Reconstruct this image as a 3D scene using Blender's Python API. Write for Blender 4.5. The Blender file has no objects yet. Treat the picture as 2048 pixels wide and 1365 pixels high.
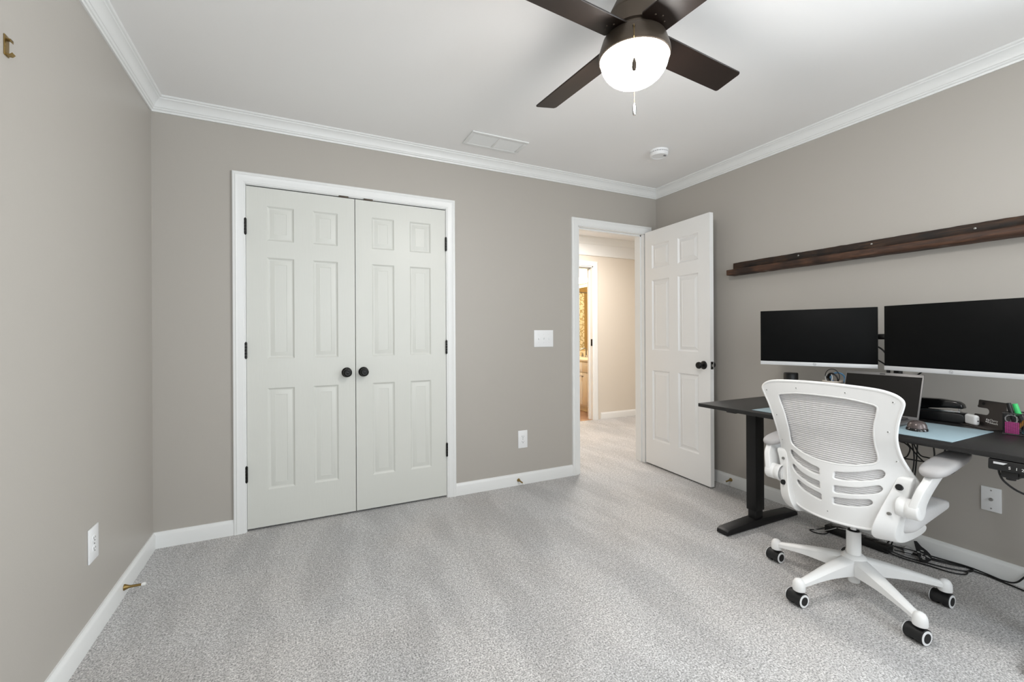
import bpy, bmesh, math, random
from mathutils import Vector, Matrix
PI = math.pi
random.seed(7)
scn = bpy.context.scene
C = scn.collection

# ------------------------------------------------------------------ camera
cam_d = bpy.data.cameras.new('camera'); cam = bpy.data.objects.new('camera', cam_d); C.objects.link(cam)
YAW, ROLL, FPX = .4578, -.0053, 875.6
Fv = Vector((math.sin(YAW), math.cos(YAW), 0)); R0 = Vector((math.cos(YAW), -math.sin(YAW), 0)); U0 = Vector((0, 0, 1))
Rv = R0*math.cos(ROLL) + U0*math.sin(ROLL); Uv = U0*math.cos(ROLL) - R0*math.sin(ROLL)
m = Matrix((Rv, Uv, -Fv)).transposed().to_4x4(); m.translation = Vector((.695, -2.963, 1.138))
cam.matrix_world = m
cam_d.sensor_fit = 'HORIZONTAL'; cam_d.sensor_width = 36; cam_d.lens = FPX/2048*36
cam_d.shift_y = -12.3/2048; cam_d.clip_start = .02
scn.camera = cam

# ------------------------------------------------------------------ world, lights, exposure
scn.view_settings.view_transform = 'Standard'; scn.view_settings.look = 'None'
scn.view_settings.exposure = 0.0; scn.view_settings.gamma = 1; scn.view_settings.use_curve_mapping = False
world = bpy.data.worlds.new('world'); scn.world = world; world.use_nodes = True
bg = world.node_tree.nodes['Background']; bg.inputs[0].default_value = (.80, .90, 1, 1); bg.inputs[1].default_value = 1.0

def area(name, loc, rot, sx, sy, power, col, spread=PI):
    d = bpy.data.lights.new(name, 'AREA'); d.shape = 'RECTANGLE'; d.size = sx; d.size_y = sy
    d.energy = power; d.color = col; d.spread = spread
    o = bpy.data.objects.new(name, d); o.location = loc; o.rotation_euler = rot; C.objects.link(o); return o
W, CEIL, YF, WT = 3.607, 2.425, -3.62, .115     # room width, ceiling, front wall, wall thickness
# daylight outside the two windows of the wall behind the camera
WIN_P, SIDE_P, HALL_P, FAN_E = 26, 47, 46, 87
area('daylight_left_window', (.95, YF-.16, 1.45), (PI/2, 0, 0), 1.05, 1.45, WIN_P, (.90, .96, 1))
area('daylight_right_window', (2.60, YF-.16, 1.45), (PI/2, 0, 0), 1.05, 1.45, WIN_P, (.90, .96, 1))
area('added_side_light', (W+.16, -3.10, 1.45), (PI/2, 0, PI/2), .80, 1.45, SIDE_P, (.90, .96, 1), 2.3)  # made-up side daylight, added to brighten the left wall near the camera
area('hall_added_light', (3.6, .95, CEIL-.02), (0, 0, 0), .35, .35, HALL_P, (1, .95, .90))  # lamp out of view, added to light the hallway warmly

# ------------------------------------------------------------------ materials
def lin(c):
    return tuple(((x/255)/12.92 if x/255 <= .04045 else ((x/255+.055)/1.055)**2.4) for x in c) + (1,)
def mat(name, rgb, rough=.5, metal=0, noise=None, bump=None, emit=None, spec=None, coat=0, var=.06, trans=0):
    M_ = bpy.data.materials.new(name); M_.use_nodes = True; nt = M_.node_tree; N = nt.nodes; L = nt.links
    b = N['Principled BSDF']; col = lin(rgb)
    b.inputs['Base Color'].default_value = col; b.inputs['Roughness'].default_value = rough; b.inputs['Metallic'].default_value = metal
    if spec is not None: b.inputs['Specular IOR Level'].default_value = spec
    if coat: b.inputs['Coat Weight'].default_value = coat
    if trans: b.inputs['Transmission Weight'].default_value = trans
    tc = N.new('ShaderNodeTexCoord')
    if noise is None: noise = 3.0
    nz = N.new('ShaderNodeTexNoise'); nz.inputs['Scale'].default_value = noise; nz.inputs['Detail'].default_value = 4
    L.new(tc.outputs['Object'], nz.inputs['Vector'])
    mx = N.new('ShaderNodeMix'); mx.data_type = 'RGBA'
    mx.inputs[6].default_value = tuple(x*(1-var) for x in col[:3])+(1,); mx.inputs[7].default_value = tuple(min(1, x*(1+var)) for x in col[:3])+(1,)
    L.new(nz.outputs['Fac'], mx.inputs[0]); L.new(mx.outputs[2], b.inputs['Base Color'])
    if bump:
        n2 = N.new('ShaderNodeTexNoise'); n2.inputs['Scale'].default_value = bump[0]; n2.inputs['Detail'].default_value = 3
        L.new(tc.outputs['Object'], n2.inputs['Vector'])
        bp = N.new('ShaderNodeBump'); bp.inputs['Strength'].default_value = bump[1]; bp.inputs['Distance'].default_value = bump[2]
        L.new(n2.outputs['Fac'], bp.inputs['Height']); L.new(bp.outputs[0], b.inputs['Normal'])
    if emit:
        b.inputs['Emission Color'].default_value = tuple(emit[0])+(1,); b.inputs['Emission Strength'].default_value = emit[1]
    return M_

M = {}
M['wall'] = mat('greige_wall_paint', (181, 176, 169), .42, noise=1.2, var=.012, bump=(170, .10, .002), spec=.35)
M['hallwall'] = mat('beige_wall_paint', (224, 216, 204), .5, noise=1.2, var=.012, bump=(170, .10, .002))
M['bathwall'] = mat('tan_wall_paint', (222, 196, 136), .6, noise=1.2, var=.02)
M['ceiling'] = mat('ceiling_paint', (245, 244, 243), .85, noise=1.0, var=.01, bump=(120, .08, .002))
M['trim'] = mat('white_trim_paint', (236, 237, 236), .32, noise=2, var=.01, bump=(60, .04, .001))
M['doorpaint'] = mat('white_door_paint', (232, 233, 228), .36, noise=2, var=.01)
M['plate'] = mat('white_plate_plastic', (240, 241, 242), .3, var=.01)
M['dark'] = mat('dark_slot', (25, 25, 25), .6)
M['black_metal'] = mat('black_door_hardware', (22, 21, 20), .35, .4, var=.1)
M['bronze'] = mat('dark_bronze_metal', (84, 74, 64), .40, .6, noise=6, var=.08)
M['blade'] = mat('dark_walnut_blade', (29, 19, 14), .42, noise=5, var=.2)
M['brass'] = mat('antique_brass', (150, 126, 78), .35, .9, var=.1)
M['chrome'] = mat('chrome', (200, 200, 200), .18, 1)
M['white_rubber'] = mat('white_rubber', (235, 235, 232), .7)
M['chair'] = mat('white_chair_plastic', (238, 238, 237), .38, noise=3, var=.01, bump=(400, .05, .0005))
M['mesh_fabric'] = mat('light_grey_mesh_fabric', (216, 214, 214), .8, noise=300, var=.03)
M['seat_fabric'] = mat('white_grey_seat_fabric', (206, 205, 205), .85, noise=700, var=.16, bump=(900, .4, .001))
M['pad'] = mat('pale_grey_arm_pad', (176, 174, 174), .7, noise=700, var=.10, bump=(900, .3, .0008))
M['black_plastic'] = mat('black_plastic', (16, 16, 17), .42, var=.1)
M['black_gloss'] = mat('glossy_black_plastic', (10, 10, 11), .14, var=.1)
M['screen'] = mat('dark_monitor_screen', (8, 9, 10), .5, var=.05, spec=.12)
M['lapscreen'] = mat('dark_laptop_screen', (20, 18, 16), .4, var=.05, spec=.2)
M['silver'] = mat('silver_plastic', (214, 215, 217), .35, .15, var=.02)
M['lapgrey'] = mat('grey_laptop_metal', (120, 118, 117), .4, .5, var=.03)
M['keys'] = mat('dark_grey_keys', (50, 50, 52), .6)
M['steel'] = mat('black_powder_coated_steel', (17, 17, 18), .5, .2, noise=200, var=.15)
M['matblue'] = mat('pale_blue_grey_desk_mat', (140, 160, 168), .62, noise=300, var=.05)
M['cable'] = mat('black_cable', (13, 13, 13), .5)
M['cable_white'] = mat('white_cable', (200, 200, 198), .5)
M['cable_blue'] = mat('blue_cable', (92, 140, 178), .5)
M['mouse'] = mat('brown_grey_mouse_shell', (88, 78, 76), .28, .35, var=.05)
M['earbud'] = mat('glossy_white_case', (240, 240, 240), .2, var=.01)
M['stand'] = mat('charcoal_leatherette', (66, 60, 57), .6, noise=60, var=.12, bump=(500, .2, .0006))
M['printwhite'] = mat('white_print', (225, 225, 222), .6)
M['printgrey'] = mat('grey_print', (120, 120, 124), .5)
M['ductback'] = mat('pale_duct_grey', (228, 228, 227), .7)  # one even pale grey, close to the ceiling paint
M['pink'] = mat('pink_paper', (226, 84, 168), .6)
M['green'] = mat('green_marker', (60, 200, 110), .4)
M['orange'] = mat('orange_marker', (196, 140, 50), .5)
M['teal'] = mat('teal_pen', (40, 90, 100), .5)
M['cup'] = mat('beige_paper_cup', (196, 184, 172), .7)
M['porcelain'] = mat('cream_countertop', (240, 228, 204), .2)
M['vanity'] = mat('cream_cabinet_paint', (240, 232, 216), .4)
M['nickel'] = mat('brushed_nickel', (158, 157, 155), .3, .9)
M['mirror'] = mat('mirror_glass', (235, 235, 235), .02, 1, var=.0)
M['tread'] = mat('black_wheel_tread', (20, 20, 21), .6, bump=(300, .2, .001))
M['tag'] = mat('black_fabric_tag', (24, 25, 28), .7)

def carpet_mat():
    M_ = bpy.data.materials.new('grey_cut_pile_carpet'); M_.use_nodes = True; nt = M_.node_tree; N = nt.nodes; L = nt.links
    b = N['Principled BSDF']; b.inputs['Roughness'].default_value = .95; b.inputs['Specular IOR Level'].default_value = .1
    b.inputs['Sheen Weight'].default_value = .25; b.inputs['Sheen Roughness'].default_value = .6
    tc = N.new('ShaderNodeTexCoord')
    def noise(sc, det=2, rough=.5, vec=None):
        n = N.new('ShaderNodeTexNoise'); n.inputs['Scale'].default_value = sc; n.inputs['Detail'].default_value = det
        n.inputs['Roughness'].default_value = rough; L.new(vec or tc.outputs['Object'], n.inputs['Vector']); return n.outputs['Fac']
    def ramp(f, stops):
        r = N.new('ShaderNodeValToRGB'); e = r.color_ramp.elements
        e[0].position, e[0].color = stops[0][0], stops[0][1]; e[1].position, e[1].color = stops[-1][0], stops[-1][1]
        for p, c in stops[1:-1]:
            x = e.new(p); x.color = c
        L.new(f, r.inputs[0]); return r.outputs[0]
    def mul(a, bb, fac=1):
        x = N.new('ShaderNodeMix'); x.data_type = 'RGBA'; x.blend_type = 'MULTIPLY'; x.inputs[0].default_value = fac
        L.new(a, x.inputs[6]); L.new(bb, x.inputs[7]); return x.outputs[2]
    g = lambda v: (v, v, v, 1)
    fine = ramp(noise(165, 3, .7), [(.30, lin((84, 83, 84))), (.46, lin((178, 176, 174))), (.62, lin((232, 230, 229)))])
    mid = ramp(noise(60, 2), [(.32, g(.84)), (.66, g(1.10))])
    # vacuum marks: stretched patches of nap leaning one way or the other
    mp = N.new('ShaderNodeMapping'); mp.inputs['Rotation'].default_value = (0, 0, math.radians(-6)); mp.inputs['Scale'].default_value = (1.0, .30, 1)
    L.new(tc.outputs['Object'], mp.inputs['Vector'])
    nap = ramp(noise(4.2, 5, .60, mp.outputs[0]), [(.40, g(.875)), (.49, g(.945)), (.56, g(1.045))])
    warm = ramp(noise(1.3, 2), [(.35, (1.02, 1.0, .985, 1)), (.65, (.985, .995, 1.01, 1))])
    col = mul(mul(mul(fine, mid), nap), warm)
    L.new(col, b.inputs['Base Color'])
    bp = N.new('ShaderNodeBump'); bp.inputs['Strength'].default_value = .85; bp.inputs['Distance'].default_value = .006
    L.new(noise(210, 3, .6), bp.inputs['Height']); L.new(bp.outputs[0], b.inputs['Normal'])
    return M_
M['carpet'] = carpet_mat()

def wood_mat(name, base, dark, light, scale=(1, 14, 14), rough=.55, knots=False):
    M_ = bpy.data.materials.new(name); M_.use_nodes = True; nt = M_.node_tree; N = nt.nodes; L = nt.links
    b = N['Principled BSDF']; b.inputs['Roughness'].default_value = rough
    tc = N.new('ShaderNodeTexCoord'); mp = N.new('ShaderNodeMapping'); mp.inputs['Scale'].default_value = scale
    L.new(tc.outputs['Object'], mp.inputs['Vector'])
    n = N.new('ShaderNodeTexNoise'); n.inputs['Scale'].default_value = 6; n.inputs['Detail'].default_value = 8; n.inputs['Roughness'].default_value = .65
    n.inputs['Distortion'].default_value = 1.2; L.new(mp.outputs[0], n.inputs['Vector'])
    r = N.new('ShaderNodeValToRGB'); e = r.color_ramp.elements; e[0].position = .3; e[0].color = lin(dark); e[1].position = .75; e[1].color = lin(light)
    x = e.new(.52); x.color = lin(base); L.new(n.outputs['Fac'], r.inputs[0])
    out = r.outputs[0]
    if knots:
        n2 = N.new('ShaderNodeTexNoise'); n2.inputs['Scale'].default_value = 5.5; n2.inputs['Detail'].default_value = 3; L.new(tc.outputs['Object'], n2.inputs['Vector'])
        r2 = N.new('ShaderNodeValToRGB'); r2.color_ramp.elements[0].position = .36; r2.color_ramp.elements[0].color = (.28, .25, .22, 1)
        r2.color_ramp.elements[1].position = .5; r2.color_ramp.elements[1].color = (1, 1, 1, 1); L.new(n2.outputs['Fac'], r2.inputs[0])
        mx = N.new('ShaderNodeMix'); mx.data_type = 'RGBA'; mx.blend_type = 'MULTIPLY'; mx.inputs[0].default_value = 1
        L.new(out, mx.inputs[6]); L.new(r2.outputs[0], mx.inputs[7]); out = mx.outputs[2]
    L.new(out, b.inputs['Base Color'])
    bp = N.new('ShaderNodeBump'); bp.inputs['Strength'].default_value = .35; bp.inputs['Distance'].default_value = .002
    L.new(n.outputs['Fac'], bp.inputs['Height']); L.new(bp.outputs[0], b.inputs['Normal'])
    return M_
M['ledge'] = wood_mat('dark_stained_rustic_wood', (74, 47, 31), (38, 23, 15), (104, 70, 48), (14, 1, 14), .55, True)
M['ledge_back'] = wood_mat('near_black_stained_wood', (50, 32, 19), (20, 13, 9), (86, 58, 36), (14, 1, 14), .6, True)
M['desktop'] = wood_mat('black_wood_grain_laminate', (24, 23, 23), (16, 16, 16), (33, 31, 30), (12, 1, 12), .40)
M['doorgrain'] = None

def glass_mat():
    M_ = bpy.data.materials.new('window_glass'); M_.use_nodes = True; nt = M_.node_tree; N = nt.nodes; L = nt.links
    for n in list(N):
        if n.type != 'OUTPUT_MATERIAL': N.remove(n)
    t = N.new('ShaderNodeBsdfTransparent'); g = N.new('ShaderNodeBsdfGlossy'); g.inputs['Roughness'].default_value = .02
    mx = N.new('ShaderNodeMixShader'); mx.inputs[0].default_value = .06
    L.new(t.outputs[0], mx.inputs[1]); L.new(g.outputs[0], mx.inputs[2]); L.new(mx.outputs[0], N['Material Output'].inputs[0])
    return M_
M['glass'] = glass_mat()
M['globe'] = mat('lit_frosted_glass', (255, 250, 240), .4, emit=((1, .955, .91), FAN_E))
M['bulb'] = mat('lit_bulb', (255, 250, 240), .4, emit=((1, .88, .68), 95))

def curtain_mat():
    M_ = bpy.data.materials.new('patterned_shower_curtain'); M_.use_nodes = True; nt = M_.node_tree; N = nt.nodes; L = nt.links
    b = N['Principled BSDF']; b.inputs['Roughness'].default_value = .8
    tc = N.new('ShaderNodeTexCoord'); v = N.new('ShaderNodeTexVoronoi'); v.inputs['Scale'].default_value = 11; v.feature = 'DISTANCE_TO_EDGE'
    L.new(tc.outputs['Object'], v.inputs['Vector'])
    r = N.new('ShaderNodeValToRGB'); r.color_ramp.elements[0].position = .04; r.color_ramp.elements[0].color = lin((170, 150, 100))
    r.color_ramp.elements[1].position = .10; r.color_ramp.elements[1].color = lin((232, 222, 192)); L.new(v.outputs['Distance'], r.inputs[0])
    L.new(r.outputs[0], b.inputs['Base Color']); return M_
M['curtain'] = curtain_mat()
def tile_mat():
    M_ = bpy.data.materials.new('tan_floor_tile'); M_.use_nodes = True; nt = M_.node_tree; N = nt.nodes; L = nt.links
    b = N['Principled BSDF']; b.inputs['Roughness'].default_value = .4
    tc = N.new('ShaderNodeTexCoord'); v = N.new('ShaderNodeTexBrick'); v.inputs['Scale'].default_value = 3.2; v.offset = 0
    v.inputs['Color1'].default_value = lin((176, 140, 112)); v.inputs['Color2'].default_value = lin((164, 128, 102)); v.inputs['Mortar'].default_value = lin((140, 118, 100))
    v.inputs['Mortar Size'].default_value = .012; v.inputs['Brick Width'].default_value = 1; v.inputs['Row Height'].default_value = 1
    L.new(tc.outputs['Object'], v.inputs['Vector']); L.new(v.outputs[0], b.inputs['Base Color']); return M_
M['tile'] = tile_mat()

# ------------------------------------------------------------------ mesh helpers
class MB:
    def __init__(s): s.v = []; s.f = []; s.mi = []
    def add(s, vs, fs, mi=0, xf=None):
        o = len(s.v)
        for p in vs:
            p = Vector(p)
            s.v.append(tuple(xf @ p if xf else p))
        for f in fs: s.f.append(tuple(i+o for i in f)); s.mi.append(mi)
        return s
    def bm(s, bm, mi=0, xf=None):
        bm.verts.index_update()
        s.add([v.co.copy() for v in bm.verts], [tuple(v.index for v in f.verts) for f in bm.faces], mi, xf); bm.free(); return s
    def box(s, a, b, r=0, mi=0, xf=None, seg=2):
        bm = bmesh.new(); bmesh.ops.create_cube(bm, size=1)
        sz = [max(1e-5, abs(b[i]-a[i])) for i in range(3)]; c = [(a[i]+b[i])/2 for i in range(3)]
        for v in bm.verts: v.co = Vector((v.co.x*sz[0]+c[0], v.co.y*sz[1]+c[1], v.co.z*sz[2]+c[2]))
        if r: bmesh.ops.bevel(bm, geom=list(bm.edges), offset=min(r, min(sz)*.49), segments=seg, profile=.5, affect='EDGES')
        return s.bm(bm, mi, xf)
    def lathe(s, prof, n=32, mi=0, xf=None, cap=True):   # prof: list of (r, z), about z
        vs = []; fs = []; k = len(prof)
        for i in range(n):
            a = 2*PI*i/n
            for r, z in prof: vs.append((max(r, 1e-5)*math.cos(a), max(r, 1e-5)*math.sin(a), z))
        for i in range(n):
            j = (i+1) % n
            for q in range(k-1): fs.append((i*k+q, j*k+q, j*k+q+1, i*k+q+1))
        if cap:
            fs.append(tuple(i*k for i in range(n))[::-1]); fs.append(tuple(i*k+k-1 for i in range(n)))
        return s.add(vs, fs, mi, xf)
    def cyl(s, a, b, r, n=20, mi=0, r2=None):
        a, b = Vector(a), Vector(b); d = b-a; q = Vector((0, 0, 1)).rotation_difference(d.normalized()).to_matrix().to_4x4()
        return s.lathe([(r, 0), (r if r2 is None else r2, d.length)], n, mi, Matrix.Translation(a) @ q)
    def prism(s, poly, a, b, plane='xz', r=0, mi=0, xf=None, seg=2):  # polygon extruded from a to b on the remaining axis
        bm = bmesh.new()
        def P(u, w, t): return {'xz': (u, t, w), 'yz': (t, u, w), 'xy': (u, w, t)}[plane]
        lo = [bm.verts.new(P(u, w, a)) for u, w in poly]; hi = [bm.verts.new(P(u, w, b)) for u, w in poly]
        n = len(poly); bm.faces.new(lo); bm.faces.new(hi[::-1])
        for i in range(n): bm.faces.new((lo[i], hi[i], hi[(i+1) % n], lo[(i+1) % n])[::-1])
        bmesh.ops.recalc_face_normals(bm, faces=list(bm.faces))
        if r:
            ee = [e for e in bm.edges if e.calc_face_angle(0) > .5]
            bmesh.ops.bevel(bm, geom=ee, offset=r, segments=seg, profile=.5, affect='EDGES', clamp_overlap=True)
        return s.bm(bm, mi, xf)
    def tube(s, pts, r, n=8, mi=0, smooth=6, closed=False):
        P = [Vector(p) for p in pts]
        if smooth:
            Q = []; k = len(P)
            for i in range(k if closed else k-1):
                p0 = P[(i-1) % k] if closed or i > 0 else P[i]; p1 = P[i]; p2 = P[(i+1) % k]; p3 = P[(i+2) % k] if closed or i+2 < k else P[-1]
                for j in range(smooth):
                    t = j/smooth
                    Q.append(.5*((2*p1)+(p2-p0)*t+(2*p0-5*p1+4*p2-p3)*t*t+(3*p1-p0-3*p2+p3)*t**3))
            if not closed: Q.append(P[-1])
            P = Q
        vs = []; fs = []; k = len(P); up = None
        for i, p in enumerate(P):
            a = P[i-1] if i or closed else p; b = P[(i+1) % k] if i < k-1 or closed else p
            d = (b-a); d = d.normalized() if d.length > 1e-9 else Vector((0, 0, 1))
            if up is None: up = d.orthogonal().normalized()
            up = (up-d*up.dot(d)).normalized() if (up-d*up.dot(d)).length > 1e-6 else d.orthogonal().normalized()
            w = d.cross(up); rr = r(i/(k-1)) if callable(r) else r
            for j in range(n):
                an = 2*PI*j/n; vs.append(p+up*rr*math.cos(an)+w*rr*math.sin(an))
        for i in range(k if closed else k-1):
            for j in range(n): fs.append((i*n+j, i*n+(j+1) % n, ((i+1) % k)*n+(j+1) % n, ((i+1) % k)*n+j))
        if not closed: fs.append(tuple(range(n))[::-1]); fs.append(tuple((k-1)*n+j for j in range(n)))
        return s.add(vs, fs, mi)
    def loft(s, secs, mi=0, cap=True, xf=None):
        n = len(secs[0]); vs = [p for q in secs for p in q]; fs = []
        for i in range(len(secs)-1):
            for j in range(n): fs.append((i*n+j, i*n+(j+1) % n, (i+1)*n+(j+1) % n, (i+1)*n+j))
        if cap: fs.append(tuple(range(n))[::-1]); fs.append(tuple((len(secs)-1)*n+j for j in range(n)))
        return s.add(vs, fs, mi, xf)
    def sphere(s, c, r, n=20, mi=0, sc=(1, 1, 1)):
        bm = bmesh.new(); bmesh.ops.create_uvsphere(bm, u_segments=n, v_segments=n//2+2, radius=1)
        for v in bm.verts: v.co = Vector((c[0]+v.co.x*r*sc[0], c[1]+v.co.y*r*sc[1], c[2]+v.co.z*r*sc[2]))
        return s.bm(bm, mi)
    def build(s, name, mats, parent=None, loc=None, ang=38, **tags):
        me = bpy.data.meshes.new(name); me.from_pydata(s.v, [], s.f); me.update()
        if not isinstance(mats, (list, tuple)): mats = [mats]
        for q in mats: me.materials.append(M[q] if isinstance(q, str) else q)
        me.polygons.foreach_set('material_index', s.mi)
        bm = bmesh.new(); bm.from_mesh(me); bmesh.ops.recalc_face_normals(bm, faces=list(bm.faces)); bm.to_mesh(me); bm.free()
        me.polygons.foreach_set('use_smooth', [True]*len(me.polygons)); me.set_sharp_from_angle(angle=math.radians(ang))
        o = bpy.data.objects.new(name, me); C.objects.link(o)
        if loc:
            o.location = loc; me.transform(Matrix.Translation(-Vector(loc)))
        if parent:
            o.parent = parent
            if not parent.get('_w'): pass
            o.matrix_parent_inverse = PINV.get(parent.name, Matrix.Identity(4))
        for k, v in tags.items(): o[k] = v
        return o
PINV = {}
def thing(name, loc, label, cat, group=None, kind=None):
    o = bpy.data.objects.new(name, None); o.empty_display_size = .05; C.objects.link(o); o.location = loc
    o['label'] = label; o['category'] = cat
    if group: o['group'] = group
    if kind: o['kind'] = kind
    PINV[o.name] = Matrix.Translation(-Vector(loc)); return o       # children are built in world coordinates
def tag(o, label, cat, group=None):
    o['label'] = label; o['category'] = cat
    if group: o['group'] = group
    return o
def st(mb, name, mats, label, cat='wall', **k):
    o = mb.build(name, mats, **k); o['kind'] = 'structure'; o['label'] = label; o['category'] = cat; return o
def sub(mb, name, mats, parent):      # a sub-part: parent is a part whose own mesh is in world coordinates
    return mb.build(name, mats, parent)
def text_mesh(txt, size, depth=.0004):
    c = bpy.data.curves.new('t', 'FONT'); c.body = txt; c.size = size; c.extrude = depth; c.align_x = 'LEFT'; c.resolution_u = 3
    o = bpy.data.objects.new('t', c); C.objects.link(o); bpy.context.view_layer.update()
    me = bpy.data.meshes.new_from_object(o); vs = [v.co.copy() for v in me.vertices]; fs = [tuple(p.vertices) for p in me.polygons]
    bpy.data.objects.remove(o); bpy.data.curves.remove(c); bpy.data.meshes.remove(me); return vs, fs
def frame(o, x, y):     # matrix from an origin and two in-plane axes
    x = Vector(x).normalized(); y = Vector(y).normalized(); z = x.cross(y)
    m_ = Matrix((x, y, z)).transposed().to_4x4(); m_.translation = Vector(o); return m_

# ------------------------------------------------------------------ room shell
CL0, CL1, CLH = .432, 1.640, 2.035      # closet opening
DR0, DR1, DRH = 2.755, 3.475, 2.035     # bedroom door opening
def wall_xz(mb, x0, x1, y0, y1, z1, holes):   # wall along x with full-height holes from the floor: (a, b, h)
    x = x0
    for a, b, h in holes:
        mb.box((x, y0, 0), (a, y1, z1)); mb.box((a, y0, h), (b, y1, z1)); x = b
    mb.box((x, y0, 0), (x1, y1, z1))
st(MB().box((-.12, YF-.12, -.1), (W+.12, WT, 0)).box((2.0, WT, -.1), (6.0, 1.79, 0)), 'floor', 'carpet', 'grey cut pile carpet with vacuum marks across the room and hallway', 'floor')
b = MB(); wall_xz(b, -.12, W+.12, 0, WT, CEIL, [(CL0, CL1, CLH), (DR0, DR1, DRH)]); st(b, 'wall_back', 'wall', 'greige wall with the closet and the open bedroom door')
st(MB().box((-.12, YF-.12, 0), (0, 0, CEIL)), 'wall_left', 'wall', 'greige wall along the left side of the room')
st(MB().box((W, YF-.12, 0), (W+.12, -3.52, CEIL)).box((W, -3.52, 0), (W+.12, -2.68, .75)).box((W, -3.52, 2.12), (W+.12, -2.68, CEIL)).box((W, -2.68, 0), (W+.12, 0, CEIL)), 'wall_right', 'wall', 'greige wall behind the desk and monitors')
WZ0, WZ1 = .75, 2.12
WINS = [(.42, 1.48), (2.07, 3.13)]
b = MB(); x = 0
for a, c in WINS:
    b.box((x, YF-.12, 0), (a, YF, CEIL)); b.box((a, YF-.12, 0), (c, YF, WZ0)); b.box((a, YF-.12, WZ1), (c, YF, CEIL)); x = c
b.box((x, YF-.12, 0), (W, YF, CEIL)); st(b, 'wall_front', 'wall', 'greige wall with two windows behind the viewer')
for i, (a, c) in enumerate(WINS):
    fr = MB()
    for q in ((a, a+.045), (c-.045, c)): fr.box((q[0], YF-.10, WZ0), (q[1], YF-.05, WZ1), .004)
    fr.box((a+.045, YF-.10, WZ0), (c-.045, YF-.05, WZ0+.045), .004); fr.box((a+.045, YF-.10, WZ1-.045), (c-.045, YF-.05, WZ1), .004)
    fr.box((a+.045, YF-.095, 1.42), (c-.045, YF-.055, 1.455), .004)
    o = st(fr, 'window_%d' % (i+1), 'trim', 'white sash window %s behind the viewer' % ('near the left wall' if i == 0 else 'near the desk'), 'window')
    MB().box((a+.04, YF-.078, WZ0+.04), (c-.04, YF-.074, WZ1-.04)).build('pane', 'glass', o)
fr = MB()
for q in ((-3.52, -3.475), (-2.725, -2.68)): fr.box((W+.05, q[0], WZ0), (W+.10, q[1], WZ1), .004)
fr.box((W+.05, -3.475, WZ0), (W+.10, -2.725, WZ0+.045), .004).box((W+.05, -3.475, WZ1-.045), (W+.10, -2.725, WZ1), .004).box((W+.055, -3.475, 1.42), (W+.095, -2.725, 1.455), .004)
o = st(fr, 'window_3', 'trim', 'unseen white sash window added in the desk wall to light the left wall', 'window')  # unseen window, added as an opening for the side light
MB().box((W+.074, -3.48, WZ0+.04), (W+.078, -2.72, WZ1-.04)).build('pane', 'glass', o)
st(MB().box((-.12, YF-.12, CEIL), (W+.12, WT, CEIL+.1)).box((2.0, WT, CEIL), (6.0, 1.9, CEIL+.1)), 'ceiling', 'ceiling', 'flat white ceiling', 'ceiling')
# closet interior
st(MB().box((.2, .72, 0), (1.9, .76, 2.3)).box((.2, WT, 0), (.24, .72, 2.3)).box((1.86, WT, 0), (1.9, .72, 2.3)).box((.2, WT, 2.3), (1.9, .76, 2.34)).box((.2, WT, -.1), (1.9, .76, 0)), 'wall_closet', 'wall', 'inner walls of the closet behind its doors')

# baseboards
def board(name, a, b_, n, t0, t1, label):      # from a to b along the wall, n = inward normal, t = mitre signs at each end
    a = Vector(a); b_ = Vector(b_); n = Vector(n); d = (b_-a).normalized()
    prof = [(0, 0), (.014, 0), (.014, .066), (.0115, .074), (.007, .080), (.006, .086), (0, .086)]
    s0 = [tuple(a+n*p+d*(p*t0)+Vector((0, 0, z))) for p, z in prof]; s1 = [tuple(b_+n*p-d*(p*t1)+Vector((0, 0, z))) for p, z in prof]
    return st(MB().loft([s0, s1]), name, 'trim', label, 'baseboard')
board('baseboard_left', (0, YF, 0), (0, 0, 0), (1, 0, 0), 1, 1, 'white baseboard along the left wall')
board('baseboard_right', (W, YF, 0), (W, 0, 0), (-1, 0, 0), 1, 1, 'white baseboard along the wall behind the desk')
board('baseboard_back', (0, 0, 0), (CL0-.064, 0, 0), (0, -1, 0), 1, 0, 'short white baseboard between left wall and closet')
board('baseboard_middle', (CL1+.064, 0, 0), (DR0-.064, 0, 0), (0, -1, 0), 0, 0, 'white baseboard between closet and bedroom door')
board('baseboard_front', (0, YF, 0), (W, YF, 0), (0, 1, 0), 1, 1, 'white baseboard behind the viewer')
board('baseboard_hall', (4.36, 1.79, 0), (6.0, 1.79, 0), (0, -1, 0), 0, 0, 'white baseboard in the hallway')

# crown moulding
CR = [(0, 2.350), (.007, 2.350), (.009, 2.3565), (.0085, 2.360), (.014, 2.362), (.017, 2.368), (.017, 2.3705), (.0205, 2.372), (.024, 2.383), (.031, 2.395), (.040, 2.404), (.047, 2.4075), (.049, 2.4085), (.050, 2.4135), (.057, 2.416), (.060, 2.4195), (.060, 2.4249), (0, 2.4249)]
def crown(name, a, b_, n, label, CR=CR):
    a = Vector(a); b_ = Vector(b_); n = Vector(n); d = (b_-a).normalized()
    s0 = [tuple(a+n*p+d*p+Vector((0, 0, z))) for p, z in CR]; s1 = [tuple(b_+n*p-d*p+Vector((0, 0, z))) for p, z in CR]
    return st(MB().loft([s0, s1]), name, 'trim', label, 'crown moulding', ang=25)
crown('trim_1', (0, YF, 0), (0, 0, 0), (1, 0, 0), 'white crown moulding above the left wall')
crown('trim_2', (0, 0, 0), (W, 0, 0), (0, -1, 0), 'white crown moulding above the closet wall')
crown('trim_3', (W, YF, 0), (W, 0, 0), (-1, 0, 0), 'white crown moulding above the desk wall')
crown('trim_4', (0, YF, 0), (W, YF, 0), (0, 1, 0), 'white crown moulding behind the viewer')

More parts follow.
